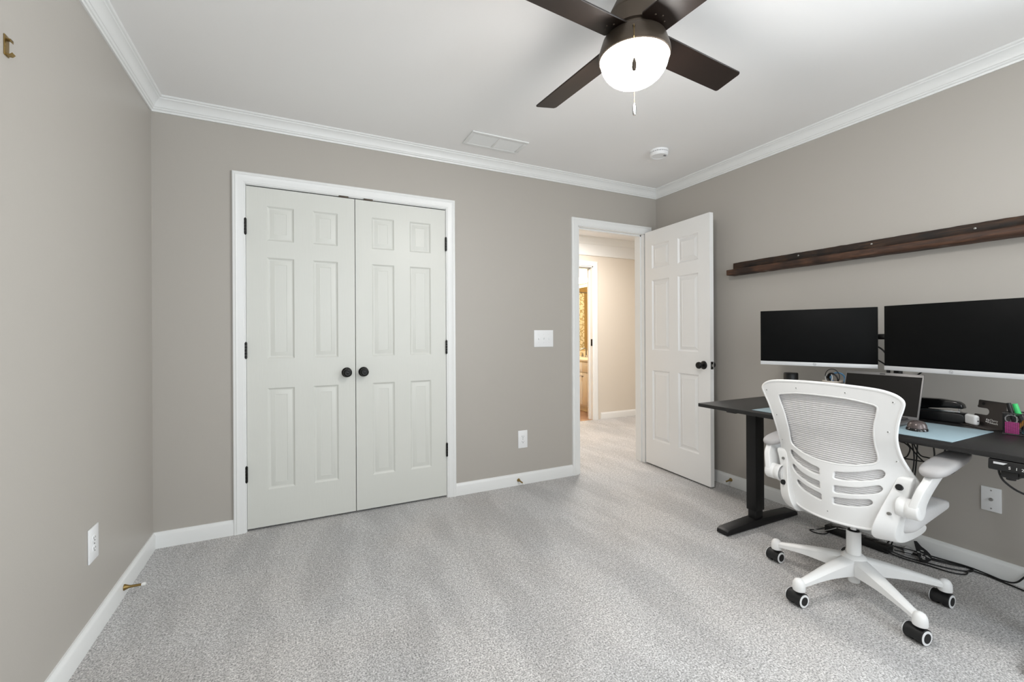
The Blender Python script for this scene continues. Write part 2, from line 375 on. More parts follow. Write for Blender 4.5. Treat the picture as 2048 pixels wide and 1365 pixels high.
# casings: U shape round an opening, on the wall plane y=yw facing direction s (-1 = towards the room)
CP = [(0, 0), (0, .008), (.003, .0105), (.008, .0105), (.011, .0125), (.030, .0145), (.040, .0165), (.046, .0195), (.050, .0175), (.060, .0175), (.064, .014), (.064, 0)]
def casing(name, x0, x1, h, yw, s, label, parent=None, wmax=None):
    secs = []
    for (x, z, ux, uz) in ((x0, 0, -1, 0), (x0, h, -1, 1), (x1, h, 1, 1), (x1, 0, 1, 0)):
        secs.append([(x+ux*(p if wmax is None or ux < 0 else min(p, wmax)), yw+s*t, z+uz*p) for p, t in CP])
    return st(MB().loft(secs), name, 'trim', label, 'door casing', ang=25)
casing('trim_5', CL0, CL1, CLH-.010, 0, -1, 'white moulded casing round the closet doors')
casing('trim_6', DR0, DR1, DRH-.010, 0, -1, 'white moulded casing round the bedroom doorway')
# jambs
def jamb(name, x0, x1, h, y0, y1, label, stop=None):
    b = MB().box((x0-.001, y0, 0), (x0+.014, y1, h)).box((x1-.014, y0, 0), (x1+.001, y1, h)).box((x0, y0, h-.014), (x1, y1, h+.001))
    if stop:
        ys, ye = stop
        b.box((x0+.014, ys, 0), (x0+.025, ye, h-.014)).box((x1-.025, ys, 0), (x1-.014, ye, h-.014)).box((x0+.014, ys, h-.025), (x1-.014, ye, h-.014))
    return st(b, name, 'trim', label, 'door jamb')
jb1 = jamb('trim_7', CL0-.012, CL1+.012, CLH, -.002, WT, 'white jamb of the closet')
jb2 = jamb('trim_8', DR0, DR1, DRH, -.001, WT+.001, 'white jamb of the bedroom doorway', (.036, .072))
MB().box((DR0+.0135, .006, .90), (DR0+.0155, .030, .96), .0005).box((DR0+.0155, .010, .915), (DR0+.0158, .022, .945)).build('strike_plate', 'black_metal', jb2)

# doors ---------------------------------------------------------------
def panel_door(mb, w, h, th, cols, rows, xf, both=True, deep=1):
    """slab in local x (0..w), y (0 front .. th back), z (0..h); raised panels pressed into the faces"""
    xs = sorted({0, w, *[v for c in cols for v in c]}); zs = sorted({0, h, *[v for c in rows for v in c]})
    def face(y, s):
        for i in range(len(xs)-1):
            for j in range(len(zs)-1):
                a, b_, c, d = xs[i], xs[i+1], zs[j], zs[j+1]
                if (a, b_) in cols and (c, d) in rows:
                    rings = [(0, 0), (.005, .0045), (.010, .0075), (.016, .0080), (.0165, .0078), (.040, .0025), (.0415, .0036)]
                    vs = []; fs = []
                    for ins, dep in rings: vs += [(a+ins, y+s*dep*deep, c+ins), (b_-ins, y+s*dep*deep, c+ins), (b_-ins, y+s*dep*deep, d-ins), (a+ins, y+s*dep*deep, d-ins)]
                    for k in range(len(rings)-1):
                        for q in range(4): fs.append((k*4+q, k*4+(q+1) % 4, k*4+4+(q+1) % 4, k*4+4+q))
                    k = len(rings)-1; fs.append((k*4, k*4+1, k*4+2, k*4+3)); mb.add(vs, fs, 0, xf)
                else: mb.add([(a, y, c), (b_, y, c), (b_, y, d), (a, y, d)], [(0, 1, 2, 3)], 0, xf)
    face(0, 1)
    if both: face(th, -1)
    else: mb.add([(0, th, 0), (w, th, 0), (w, th, h), (0, th, h)], [(3, 2, 1, 0)], 0, xf)
    for q in ([(0, 0, 0), (0, th, 0), (0, th, h), (0, 0, h)], [(w, 0, 0), (w, th, 0), (w, th, h), (w, 0, h)], [(0, 0, 0), (w, 0, 0), (w, th, 0), (0, th, 0)], [(0, 0, h), (w, 0, h), (w, th, h), (0, th, h)]):
        mb.add(q, [(0, 1, 2, 3)], 0, xf)
def door_mat():
    M_ = mat('white_grained_door', (217, 218, 212), .38, noise=2, var=.01); nt = M_.node_tree; N = nt.nodes; L = nt.links
    tc = N.new('ShaderNodeTexCoord'); mp = N.new('ShaderNodeMapping'); mp.inputs['Scale'].default_value = (1, 1, .08); L.new(tc.outputs['Object'], mp.inputs['Vector'])
    n = N.new('ShaderNodeTexNoise'); n.inputs['Scale'].default_value = 120; n.inputs['Detail'].default_value = 3; n.inputs['Distortion'].default_value = .6
    L.new(mp.outputs[0], n.inputs['Vector']); bp = N.new('ShaderNodeBump'); bp.inputs['Strength'].default_value = .22; bp.inputs['Distance'].default_value = .0012
    L.new(n.outputs['Fac'], bp.inputs['Height']); L.new(bp.outputs[0], N['Principled BSDF'].inputs['Normal']); return M_
M['door'] = door_mat(); M['opendoor'] = mat('smooth_white_door', (238, 238, 237), .36, noise=2, var=.01)
ROWS = [(.215, .815), (.990, 1.590), (1.690, 1.895)]
def knob(name, o, ax, parent, rr=.027):     # o = point on the face, ax = outward direction
    xf = Matrix.Translation(Vector(o)) @ Vector((0, 0, 1)).rotation_difference(Vector(ax)).to_matrix().to_4x4()
    mb = MB().lathe([(0, 0), (.031, 0), (.0315, .003), (.029, .007), (.020, .010), (.012, .013), (.0105, .024), (.013, .031), (.021, .036), (rr*.96, .043), (rr, .050), (rr*.95, .056), (rr*.8, .0605), (rr*.55, .0625), (rr*.5, .0618), (rr*.2, .0640), (0, .0645)], 36, xf=xf, cap=False)
    return mb.build(name, 'black_metal', parent, ang=50)
def hinge(parent, x, y, z0, z1):
    mb = MB()
    n = 5; hh = (z1-z0)/n
    for k in range(n): mb.cyl((x, y, z0+k*hh+.0006), (x, y, z0+(k+1)*hh-.0006), .0068, 14)
    mb.cyl((x, y, z1), (x, y, z1+.004), .005, 12, r2=.003); mb.cyl((x, y, z0-.004), (x, y, z0), .003, 12, r2=.005)
    return mb.build('hinge', 'black_metal', parent)
LW = (CL1-CL0)/2-.0055
for k in range(2):
    x0 = CL0+.0035 if k == 0 else CL1-.0035-LW
    o = st(MB(), 'door_%d' % (k+1), 'door', 'x', 'door') if False else None
    mb = MB(); cols = [(.106, .250), (.354, .497)] if k == 0 else [(LW-.497, LW-.354), (LW-.250, LW-.106)]
    panel_door(mb, LW, 2.000, .035, cols, ROWS, Matrix.Translation((x0, .000, .014)), False)
    d = st(mb, 'door_%d' % (k+1), 'door', ['white six-panel closet door leaf on the left, hinged near the left wall', 'white six-panel closet door leaf on the right, nearer the light switch'][k], 'closet door', ang=20)
    knob('knob', (.982 if k == 0 else 1.0835, 0, .905), (0, -1, 0), d, .0265)
    hx = CL0+.001 if k == 0 else CL1-.001
    for z in ((1.731, 1.822), (1.010, 1.101), (.290, .381)): hinge(d, hx, -.008, *z)
    cx = .968 if k == 0 else 1.118
    MB().box((cx-.029, -.0045, 2.0165), (cx+.029, .02, 2.0245), .001).build('ball_catch', 'bronze', d)
# bedroom door leaf, open about ninety degrees
p0 = Vector((3.459, -.018, .012)); p1 = Vector((3.413, -.730, .012)); dv = (p1-p0).normalized(); nv = Vector((-dv.y, dv.x, 0))   # nv points to +x
BW = .712
xf = Matrix((dv, nv, Vector((0, 0, 1)))).transposed().to_4x4(); xf.translation = p0
mb = MB(); panel_door(mb, BW, 2.018, .035, [(.087, .294), (.391, .602)], ROWS, xf, True, 1.5)
d3 = st(mb, 'door_3', 'opendoor', 'white six-panel bedroom door standing open beside the desk', 'door', ang=20)
kp = p0+dv*.652+Vector((0, 0, .905-.012)); knob('knob', kp, -nv, d3, .026); knob('knob', kp+nv*.035, nv, d3, .026)
lp = p0+dv*BW+nv*.0175+Vector((0, 0, .893))
lx = frame(lp, nv, (0, 0, 1))
MB().box((-.0125, -.028, -.001), (.0125, .028, .0012), .0004, xf=lx).build('latch_plate', 'black_metal', d3)
MB().prism([(-.008, 0), (.008, 0), (.008, .004), (-.008, .011)], -.009, .009, 'xz', .001, xf=lx @ Matrix(((1, 0, 0, 0), (0, 1, 0, 0), (0, 0, 1, 0), (0, 0, 0, 1)))).build('latch_bolt', 'chrome', d3)
for z in (.25, 1.02, 1.78): hinge(d3, 3.482, -.008, z, z+.09)

# ------------------------------------------------------------------ hallway and bathroom beyond
st(MB().box((2.0, WT, 0), (2.04, 1.79, CEIL)), 'wall_hall_left', 'hallwall', 'beige end wall on the left of the hallway')
st(MB().box((5.96, WT, 0), (6.0, 1.79, CEIL)).box((W+.12, WT-.04, 0), (6.0, WT, CEIL)), 'wall_hall_right', 'hallwall', 'beige end wall on the right of the hallway')
b = MB(); wall_xz(b, 2.0, 6.0, 1.79, 1.90, CEIL, [(3.50, 4.245, 2.045)]); st(b, 'wall_hall_back', 'hallwall', 'beige hallway wall with the bathroom doorway')
casing('trim_9', 3.50, 4.245, 2.045, 1.79, -1, 'white casing round the bathroom doorway')
jb3 = jamb('trim_10', 3.50, 4.245, 2.045, 1.789, 1.901, 'white jamb of the bathroom doorway', (1.85, 1.875))
MB().box((4.2285, 1.80, .985), (4.2315, 1.825, 1.075)).cyl((4.229, 1.797, .985), (4.229, 1.797, 1.075), .006, 12).build('hinge', 'black_metal', jb3)
HC = [(0, 2.185), (.012, 2.185), (.016, 2.192), (.016, 2.200), (.010, 2.206), (.010, 2.335), (.018, 2.342), (.022, 2.352), (.034, 2.366), (.052, 2.384), (.062, 2.396), (.070, 2.398), (.078, 2.410), (.080, 2.4249), (0, 2.4249)]
crown('trim_11', (2.0, 1.79, 0), (6.0, 1.79, 0), (0, -1, 0), 'deep white crown and frieze in the hallway', HC)
BX0, BX1, BY1 = 3.1, 5.02, 4.95
st(MB().box((BX0, 1.90, 0), (BX0+.04, BY1, CEIL)), 'wall_bathroom_left', 'bathwall', 'tan left wall of the bathroom')
st(MB().box((BX1, 1.90, 0), (BX1+.04, BY1, CEIL)), 'wall_bathroom_right', 'bathwall', 'tan bathroom wall behind the vanity mirror')
st(MB().box((BX0, BY1, 0), (BX1+.04, BY1+.04, CEIL)), 'wall_bathroom_back', 'bathwall', 'tan far wall of the bathroom behind the shower curtain')
st(MB().box((BX0+.04, 1.9005, 0), (3.48, 1.93, CEIL)).box((4.27, 1.9005, 0), (BX1, 1.93, CEIL)), 'wall_bathroom_front', 'bathwall', 'tan inner side of the bathroom doorway wall')
st(MB().box((BX0, 1.79, -.1), (BX1+.04, BY1+.04, .001)), 'floor_bathroom', 'tile', 'tan tiled bathroom floor', 'floor')
st(MB().box((BX0, 1.90, CEIL), (BX1+.04, BY1+.04, CEIL+.1)), 'ceiling_bathroom', 'ceiling', 'white bathroom ceiling', 'ceiling')
# vanity against the right wall of the bathroom
VX, VY0, VY1 = 4.455, 1.96, 3.40
v = thing('bathroom_vanity', (4.74, 2.68, 0), 'cream bathroom vanity cabinet seen through the two doorways', 'cabinet')
MB().box((VX, VY0, .09), (BX1-.002, VY1, .745), .002).box((VX+.06, VY0, .001), (BX1-.002, VY1, .09)).build('carcass', 'vanity', v)
y = VY0+.02; nd = 4; dw = (VY1-VY0-.04)/nd
for k in range(nd):
    a, c = y+k*dw+.006, y+(k+1)*dw-.006
    for (z0, z1, nm) in ((.115, .575, 'door'), (.59, .73, 'drawer')):
        mb = MB().box((VX-.018, a, z0), (VX-.0005, c, z1), .003)
        ins = .045 if nm == 'door' else .03
        mb.box((VX-.022, a+ins, z0+ins), (VX-.017, c-ins, z1-ins), .004)
        dd = mb.build(nm, 'vanity', v)
        if nm == 'door':
            ky = a+.03 if k % 2 else c-.03
            MB().lathe([(.006, 0), (.006, .012), (.014, .018), (.014, .024), (.006, .028), (0, .028)], 16, xf=Matrix.Translation((VX-.018, ky, .53)) @ Matrix.Rotation(-PI/2, 4, 'Y'), cap=False).build('knob', 'nickel', dd)
MB().box((VX-.025, VY0-.01, .7455), (BX1-.002, VY1+.01, .775), .006).box((BX1-.02, VY0, .775), (BX1-.002, VY1, .865), .004).build('countertop', 'porcelain', v)
fa = thing('faucet', (4.90, 2.86, .775), 'brushed nickel faucet on the cream vanity top', 'faucet')
MB().lathe([(.026, 0), (.024, .01), (.013, .02), (.012, .10)], 16, xf=Matrix.Translation((4.90, 2.86, .775))).tube([(4.90, 2.86, .86), (4.895, 2.86, .90), (4.86, 2.86, .915), (4.80, 2.86, .895), (4.785, 2.86, .87)], .010, 10).build('spout', 'nickel', fa)
for s in (-1, 1): MB().lathe([(.022, 0), (.018, .012), (.012, .05), (.014, .055), (0, .06)], 14, xf=Matrix.Translation((4.90, 2.86+s*.1, .775)), cap=False).box((4.86, 2.85+s*.1, .832), (4.90, 2.87+s*.1, .842), .003).build('handle', 'nickel', fa)
mi = thing('wall_mirror', (BX1, 2.8, .88), 'frameless mirror above the vanity reflecting the shower curtain', 'mirror')
MB().box((BX1-.006, 2.05, .88), (BX1-.001, 3.9, 1.93)).build('glass', 'mirror', mi)
vl = thing('vanity_light', (BX1, 3.0, 2.03), 'bar of round glowing bulbs above the bathroom mirror', 'light fixture')
MB().box((BX1-.03, 2.55, 1.985), (BX1-.001, 3.45, 2.075), .004).build('bar', 'chrome', vl)
for k in range(6): MB().sphere((BX1-.095, 2.63+k*.148, 2.03), .05, 16).cyl((BX1-.05, 2.63+k*.148, 2.03), (BX1-.03, 2.63+k*.148, 2.03), .02, 12).build('bulb', 'bulb', vl)
tag(MB().cyl((BX0+.04, 4.12, 1.96), (BX1, 4.12, 1.96), .011, 12).build('curtain_rod', 'nickel'), 'dark shower curtain rod near the bathroom ceiling', 'curtain rod')
# wavy curtain
vs = []; fs = []; nx, nz = 90, 8
for j in range(nz+1):
    for i in range(nx+1):
        u = i/nx; vs.append((4.26+u*.74, 4.12+.028*math.sin(u*2*PI*11)*(1-.3*j/nz), .12+1.83*(1-j/nz)))
for j in range(nz):
    for i in range(nx): fs.append((j*(nx+1)+i, j*(nx+1)+i+1, (j+1)*(nx+1)+i+1, (j+1)*(nx+1)+i))
o = MB().add(vs, fs).build('shower_curtain', 'curtain'); tag(o, 'pale patterned shower curtain hanging in the bathroom', 'shower curtain')
sm = o.modifiers.new('thick', 'SOLIDIFY'); sm.thickness = .002

# ------------------------------------------------------------------ ceiling fan
FX, FY, FZ = 1.797, -1.739, 2.213
fan = thing('ceiling_fan', (FX, FY, CEIL), 'dark bronze four-blade ceiling fan with a lit frosted bowl', 'ceiling fan')
T = Matrix.Translation((FX, FY, 0))
MB().lathe([(.066, CEIL), (.068, CEIL-.012), (.062, CEIL-.045), (.060, CEIL-.075), (.068, CEIL-.09), (.086, CEIL-.125), (.0875, CEIL-.13), (.0875, CEIL-.134)], 48, xf=T).build('canopy', 'bronze', fan)
MB().lathe([(.085, CEIL-.134), (.094, CEIL-.140), (.096, 2.245), (.096, 2.226), (.088, 2.222), (.088, 2.202)], 48, xf=T).build('motor_housing', 'bronze', fan)
MB().lathe([(.088, 2.202), (.108, 2.202), (.1115, 2.199), (.1145, 2.190), (.121, 2.170), (.1255, 2.155), (.1265, 2.145), (.1255, 2.134), (.1225, 2.131), (.119, 2.133), (.118, 2.16), (.10, 2.185)], 64, xf=T).build('light_kit_ring', 'bronze', fan)
gp = [(.1175, 2.140)] + [(.1185*math.cos(t), 2.130-.092*math.sin(t)) for t in [i/16*PI/2 for i in range(17)]]
MB().lathe(gp, 64, xf=T, cap=False).build('glass_bowl', 'globe', fan)
for k in range(4):
    az = 1.646-k*PI/2; R_ = .56; wd = .116; pt = -.192
    d = Vector((math.cos(az), math.sin(az), 0)); n = Vector((-math.sin(az), math.cos(az), 0)); w_ = (n*math.cos(pt)+Vector((0, 0, 1))*math.sin(pt)); up = d.cross(w_)
    m_ = Matrix((d, w_, up)).transposed().to_4x4(); m_.translation = (FX, FY, FZ)
    poly = [(.082, -.048), (.092, -.058), (R_-.012, -.058), (R_-.006, -.055), (R_, -.048), (R_, .050), (R_-.004, .056), (R_-.010, .058), (.092, .058), (.082, .048)]
    bl = MB().prism(poly, -.003, .003, 'xy', .0015, xf=m_, seg=1).build('blade', 'blade', fan)
    br = MB().prism([(.070, -.026), (.128, -.036), (.140, -.030), (.144, 0), (.140, .030), (.128, .036), (.070, .026)], .0032, .0075, 'xy', .001, xf=m_, seg=1)
    sub(br, 'blade_iron', 'bronze', bl)
    sc = MB()
    for q in ((.118, -.022), (.118, .022), (.130, 0)): sc.sphere(m_ @ Vector((q[0], q[1], -.0036)), .0035, 8, sc=(1, 1, .5))
    sub(sc, 'screw', 'bronze', bl)
cd = Vector((FX-.695, FY+2.963, 0)).normalized()
def chain(o, z0, z1, zf, tip):
    b = MB(); z = z0
    while z > z1: b.sphere((o.x, o.y, z), .0016, 6); z -= .0042
    c = b.build('pull_chain', 'brass', fan)
    f = MB().lathe([(.0015, z1+.001), (.005, z1-.004), (.0082, z1-.018), (.0082, zf+.009), (.0055, zf+.001), (0, zf)], 16, xf=Matrix.Translation((o.x, o.y, 0)), cap=False)
    sub(f, 'fob', tip, c)
n1 = Vector((FX, FY, 0))-cd*.1275; b = MB().cyl((n1.x+cd.x*.012, n1.y+cd.y*.012, 2.176), (n1.x, n1.y, 2.176), .004, 10).build('chain_eyelet', 'bronze', fan)
chain(n1, 2.174, 2.062, 2.020, 'bronze')
n2 = Vector((FX, FY, 0))+cd*.1285; chain(n2, 2.165, 2.040, 1.993, 'chrome')

# ------------------------------------------------------------------ ceiling vent and smoke detector
vt = thing('ceiling_vent', (1.90, -.30, CEIL), 'white louvred register in the ceiling near the closet wall', 'air vent')
x0, x1, y0, y1 = 1.695, 2.097, -.395, -.195
mb = MB(); zt = CEIL-.0005
def ringbox(mb, x0, x1, y0, y1, w, z0, z1, r=.0):
    mb.box((x0, y0, z0), (x1, y0+w, z1), r).box((x0, y1-w, z0), (x1, y1, z1), r).box((x0, y0+w, z0), (x0+w, y1-w, z1), r).box((x1-w, y0+w, z0), (x1, y1-w, z1), r)
ringbox(mb, x0, x1, y0, y1, .026, CEIL-.008, zt, .002); mb.box(((x0+x1)/2-.007, y0+.02, CEIL-.007), ((x0+x1)/2+.007, y1-.02, zt), .001)
mb.build('frame', 'trim', vt)
MB().box((x0+.02, y0+.02, CEIL-.0012), (x1-.02, y1-.02, CEIL-.0006)).build('duct_back', M['ductback'], vt)
for a, c in ((x0+.026, (x0+x1)/2-.007), ((x0+x1)/2+.007, x1-.026)):
    for k in range(14):
        yy = y0+.029+k*.0103
        MB().prism([(yy, CEIL-.0030), (yy+.0090, CEIL-.0060), (yy+.0090, CEIL-.0050), (yy, CEIL-.0020)], a, c, 'yz').build('louver', 'trim', vt)
sd = thing('smoke_detector', (2.985, -.665, CEIL), 'round white smoke detector on the ceiling near the right corner', 'smoke detector')
T2 = Matrix.Translation((2.985, -.665, 0))
MB().lathe([(.064, CEIL), (.064, CEIL-.010), (.061, CEIL-.014)], 48, xf=T2).build('base', 'plate', sd)
MB().lathe([(.055, CEIL-.013), (.055, CEIL-.019)], 48, xf=T2).build('vent_gap', 'printgrey', sd)
mb = MB()
for k in range(24):
    a = 2*PI*k/24; c = Vector((2.985+.0585*math.cos(a), -.665+.0585*math.sin(a), 0)); mb.cyl((c.x, c.y, CEIL-.019), (c.x, c.y, CEIL-.0135), .003, 6)
mb.lathe([(.062, CEIL-.0185), (.0625, CEIL-.022), (.060, CEIL-.034), (.055, CEIL-.040), (.047, CEIL-.0405), (.045, CEIL-.038), (.020, CEIL-.0385), (0, CEIL-.0385)], 48, xf=T2, cap=False); mb.build('cover', 'plate', sd)
MB().box((3.000, -.700, CEIL-.041), (3.022, -.688, CEIL-.038), .001).build('test_button', 'printgrey', sd)

# ------------------------------------------------------------------ wall plates
def plate(name, xf, w, h, label, cat, kind):
    t = thing(name, tuple(xf.translation), label, cat)
    MB().box((-w/2, -h/2, 0), (w/2, h/2, .0055), .002, xf=xf).build('cover_plate', 'plate', t)
    if kind == 'outlet':
        for s in (-1, 1):
            mb = MB(); poly = [(.0165*math.cos(a), s*.0195+min(.0135, max(-.0135, .0165*math.sin(a)))) for a in [i/24*2*PI for i in range(24)]]
            mb.prism(poly, .0054, .0072, 'xy', xf=xf); rc = mb.build('receptacle', 'plate', t)
            sl = MB().box((-.0085, s*.0195-.001, .0072), (-.0065, s*.0195+.007, .0076), xf=xf).box((.0065, s*.0195-.001, .0072), (.0085, s*.0195+.006, .0076), xf=xf)
            sl.lathe([(.0028, .0071), (.0028, .0076)], 12, xf=xf @ Matrix.Translation((0, s*.0195-.007, 0))); sub(sl, 'slot', 'dark', rc)
        MB().sphere(xf @ Vector((0, 0, .0058)), .003, 8).build('screw', 'nickel', t)
    if kind == 'switch':
        for k in (-1, 0, 1):
            up = 1 if k == 0 else -1
            MB().box((k*.046-.005, -.012, .005), (k*.046+.005, .012, .0062), .0005, xf=xf).prism([(-.008, .006), (.008, .006), (.004+up*.005, .017), (-.004+up*.005, .017)], k*.046-.004, k*.046+.004, 'yz', .001, xf=xf).build('toggle', 'plate', t)
            for s in (-1, 1): MB().sphere(xf @ Vector((k*.046, s*.030, .0055)), .0025, 8, sc=(1, 1, .6)).build('screw', 'printwhite', t)
    if kind == 'coax':
        MB().lathe([(.0075, .0055), (.0075, .009), (.0048, .0095), (.0048, .016), (.0010, .0165)], 6 if False else 18, xf=xf).build('coax_connector', 'nickel', t)
        for s in (-1, 1): MB().lathe([(.0035, .0053), (.0030, .0066), (0, .0068)], 12, xf=xf @ Matrix.Translation((0, s*.042, 0)), cap=False).build('screw', 'nickel', t)
    return t
fb = lambda x, z: frame((x, -.0003, z), (1, 0, 0), (0, 0, 1))          # back wall, faces -y
plate('light_switch', fb(2.429, 1.108), .172, .131, 'white triple toggle light switch plate beside the bedroom doorway', 'light switch', 'switch')
plate('wall_outlet', fb(2.240, .342), .079, .133, 'white duplex outlet low on the wall between closet and doorway', 'outlet', 'outlet')
plate('wall_outlet', frame((.0003, -.778, .358), (0, 1, 0), (0, 0, 1)) @ Matrix.Identity(4), .086, .128, 'white duplex outlet low on the left wall', 'outlet', 'outlet')
plate('cable_wall_plate', frame((W-.0003, -2.116, .357), (0, -1, 0), (0, 0, 1)), .068, .112, 'white coaxial wall plate under the desk', 'wall plate', 'coax')

# door stops
def stop(o, ax, label, tipm='white_rubber'):
    o = Vector(o); ax = Vector(ax)
    t = thing('door_stop', tuple(o), label, 'door stop', None)
    q = Matrix.Translation(o) @ Vector((0, 0, 1)).rotation_difference(ax).to_matrix().to_4x4()
    MB().lathe([(.0130, 0), (.0130, .003), (.0105, .008), (.0065, .018), (.0055, .024), (.0052, .062)], 20, xf=q).build('rod', 'brass', t)
    MB().lathe([(.0060, .062), (.0072, .064), (.0072, .074), (.0055, .077), (0, .077)], 16, xf=q, cap=False).build('rubber_tip', tipm, t)
stop((.014, -.494, .042), (1, -.08, 0), 'brass door stop with white tip on the left wall baseboard')
stop((2.196, -.014, .040), (.12, -1, -.12), 'brass door stop on the baseboard below the back wall outlet')
stop((W-.014, -.757, .050), (-1, 0, -.1), 'brass door stop on the baseboard behind the open door')

# brass curtain bracket on the left wall
hk = thing('curtain_bracket', (0, -1.312, 1.92), 'small brass C-shaped bracket high on the left wall', 'bracket')
MB().box((.0003, -1.324, 1.893), (.003, -1.302, 1.948), .0008).build('mounting_plate', 'brass', hk)
MB().box((.003, -1.320, 1.936), (.013, -1.306, 1.9385), .0005).box((.0112, -1.320, 1.931), (.013, -1.306, 1.9385), .0005).build('upper_arm', 'brass', hk)
MB().prism([(.003, 1.898), (.0105, 1.898), (.0155, 1.903), (.017, 1.901), (.0115, 1.8945), (.003, 1.8945)], -1.320, -1.306, 'xz').build('lower_arm', 'brass', hk)

# ------------------------------------------------------------------ picture ledge
lg = thing('picture_ledge', (W, -1.75, 1.583), 'long dark-stained rustic wood ledge on the wall above the monitors', 'shelf')
def rough_board(mb, x0, x1, y0, y1, z0, z1, seed, amp=.0012):
    rnd = random.Random(seed); n = 60; secs = []
    for i in range(n+1):
        y = y0+(y1-y0)*i/n; j = lambda: rnd.uniform(-amp, amp); c = .003
        secs.append([(x0+c, y, z0+j()), (x1-.0, y, z0+j()), (x1-.0, y, z1+j()), (x0+c, y, z1+j()), (x0+j(), y, z1-c), (x0+j(), y, z0+c)])
    mb.loft(secs)
b = MB(); rough_board(b, 3.517, W-.0005, -2.72, -.787, 1.564, 1.602, 3); b.build('shelf_board', 'ledge', lg, ang=50)
b = MB(); rough_board(b, 3.588, W-.0005, -2.72, -.790, 1.602, 1.657, 5); bk = b.build('back_board', 'ledge_back', lg, ang=50)
for y, z in ((-1.255, 1.638), (-1.654, 1.637), (-2.071, 1.632)): sub(MB().sphere((3.5878, y, z), .0055, 10, sc=(.3, 1, 1)), 'screw', 'nickel', bk)

# ------------------------------------------------------------------ desk
DZ = .722; DX0, DX1, DY0, DY1 = 2.860, 3.470, -2.59, -1.095
dk = thing('standing_desk', (3.17, -1.82, 0), 'black height-adjustable desk with T-shaped steel legs under the monitors', 'desk')
MB().box((DX0, DY0, DZ-.021), (DX1, DY1, DZ), .0025).build('desktop', 'desktop', dk)
mb = MB()
for x in (3.09, 3.20): mb.box((x, DY0+.10, DZ-.060), (x+.03, DY1-.13, DZ-.0225), .003)
for y in (-1.262, -2.445): mb.box((2.93, y-.03, DZ-.040), (3.43, y+.03, DZ-.0215), .003)
mb.build('frame_rail', 'steel', dk)
for y in (-1.262, -2.445):
    lg_ = MB().box((3.104, y-.031, .092), (3.182, y+.031, DZ-.040), .004).box((3.111, y-.025, .026), (3.175, y+.025, .100), .003).build('leg', 'steel', dk)
    ft = MB().prism([(2.852, .004), (2.855, .024), (2.875, .034), (3.100, .046), (3.186, .046), (3.475, .034), (3.495, .024), (3.498, .004)], y-.036, y+.036, 'xz', .003).build('foot', 'steel', dk)
for y in (-1.262, -2.445):
    for x in (2.885, 3.465): MB().cyl((x, y, .0), (x, y, .006), .018, 16).build('levelling_pad', 'black_plastic', dk)
# controller under the front edge
ct = MB().prism([(2.858, .668), (2.862, .698), (2.90, .7005), (2.93, .7005), (2.93, .662), (2.90, .660), (2.864, .662)], -2.455, -2.325, 'xz', .0015).build('control_panel', 'black_plastic', dk)
cf = frame((2.8585, -2.328, .664), (0, -1, 0), (.12, 0, 1))
def txt(s_, size, ox, oy, base, m_, parent, name='lettering', off=.0016, shear=0):
    vs, fs = text_mesh(s_, size); mb = MB().add([(v.x+ox, v.y+oy, v.z+off) for v in vs], fs, 0, base); return sub(mb, name, m_, parent)
for s_, ox in (('S', .046), ('1', .062), ('2', .076), ('3', .092), ('4', .107)): txt(s_, .013, ox, .009, cf, 'printwhite', ct)
sub(MB().prism([(.010, .020), (.034, .020), (.044, .027), (.010, .027)], .0008, .0015, 'xy', xf=cf), 'display', 'silver', ct)
cc = thing('control_box', (2.92, -2.38, .655), 'small black clip holding cables under the desk control panel', 'cable clip')
MB().box((2.885, -2.39, .636), (2.93, -2.348, .660), .004).cyl((2.905, -2.368, .628), (2.905, -2.368, .640), .012, 14).box((2.89, -2.402, .644), (2.92, -2.388, .6605), .003).build('clip_body', 'black_plastic', cc)
tag(MB().tube([(2.905, -2.338, .661), (2.905, -2.341, .640), (2.91, -2.352, .615), (2.92, -2.385, .588), (2.94, -2.43, .578), (3.0, -2.52, .60), (3.06, -2.545, .66), (3.07, -2.545, .699)], .0034, 8).build('control_cable', 'cable'), 'black cable looping down from the desk control panel', 'cable')

# desk mat
tag(MB().box((2.912, -2.214, DZ+.0002), (3.297, -1.404, DZ+.0027), .001).build('desk_mat', 'matblue'), 'pale blue-grey desk mat under the laptop and mouse', 'desk mat')

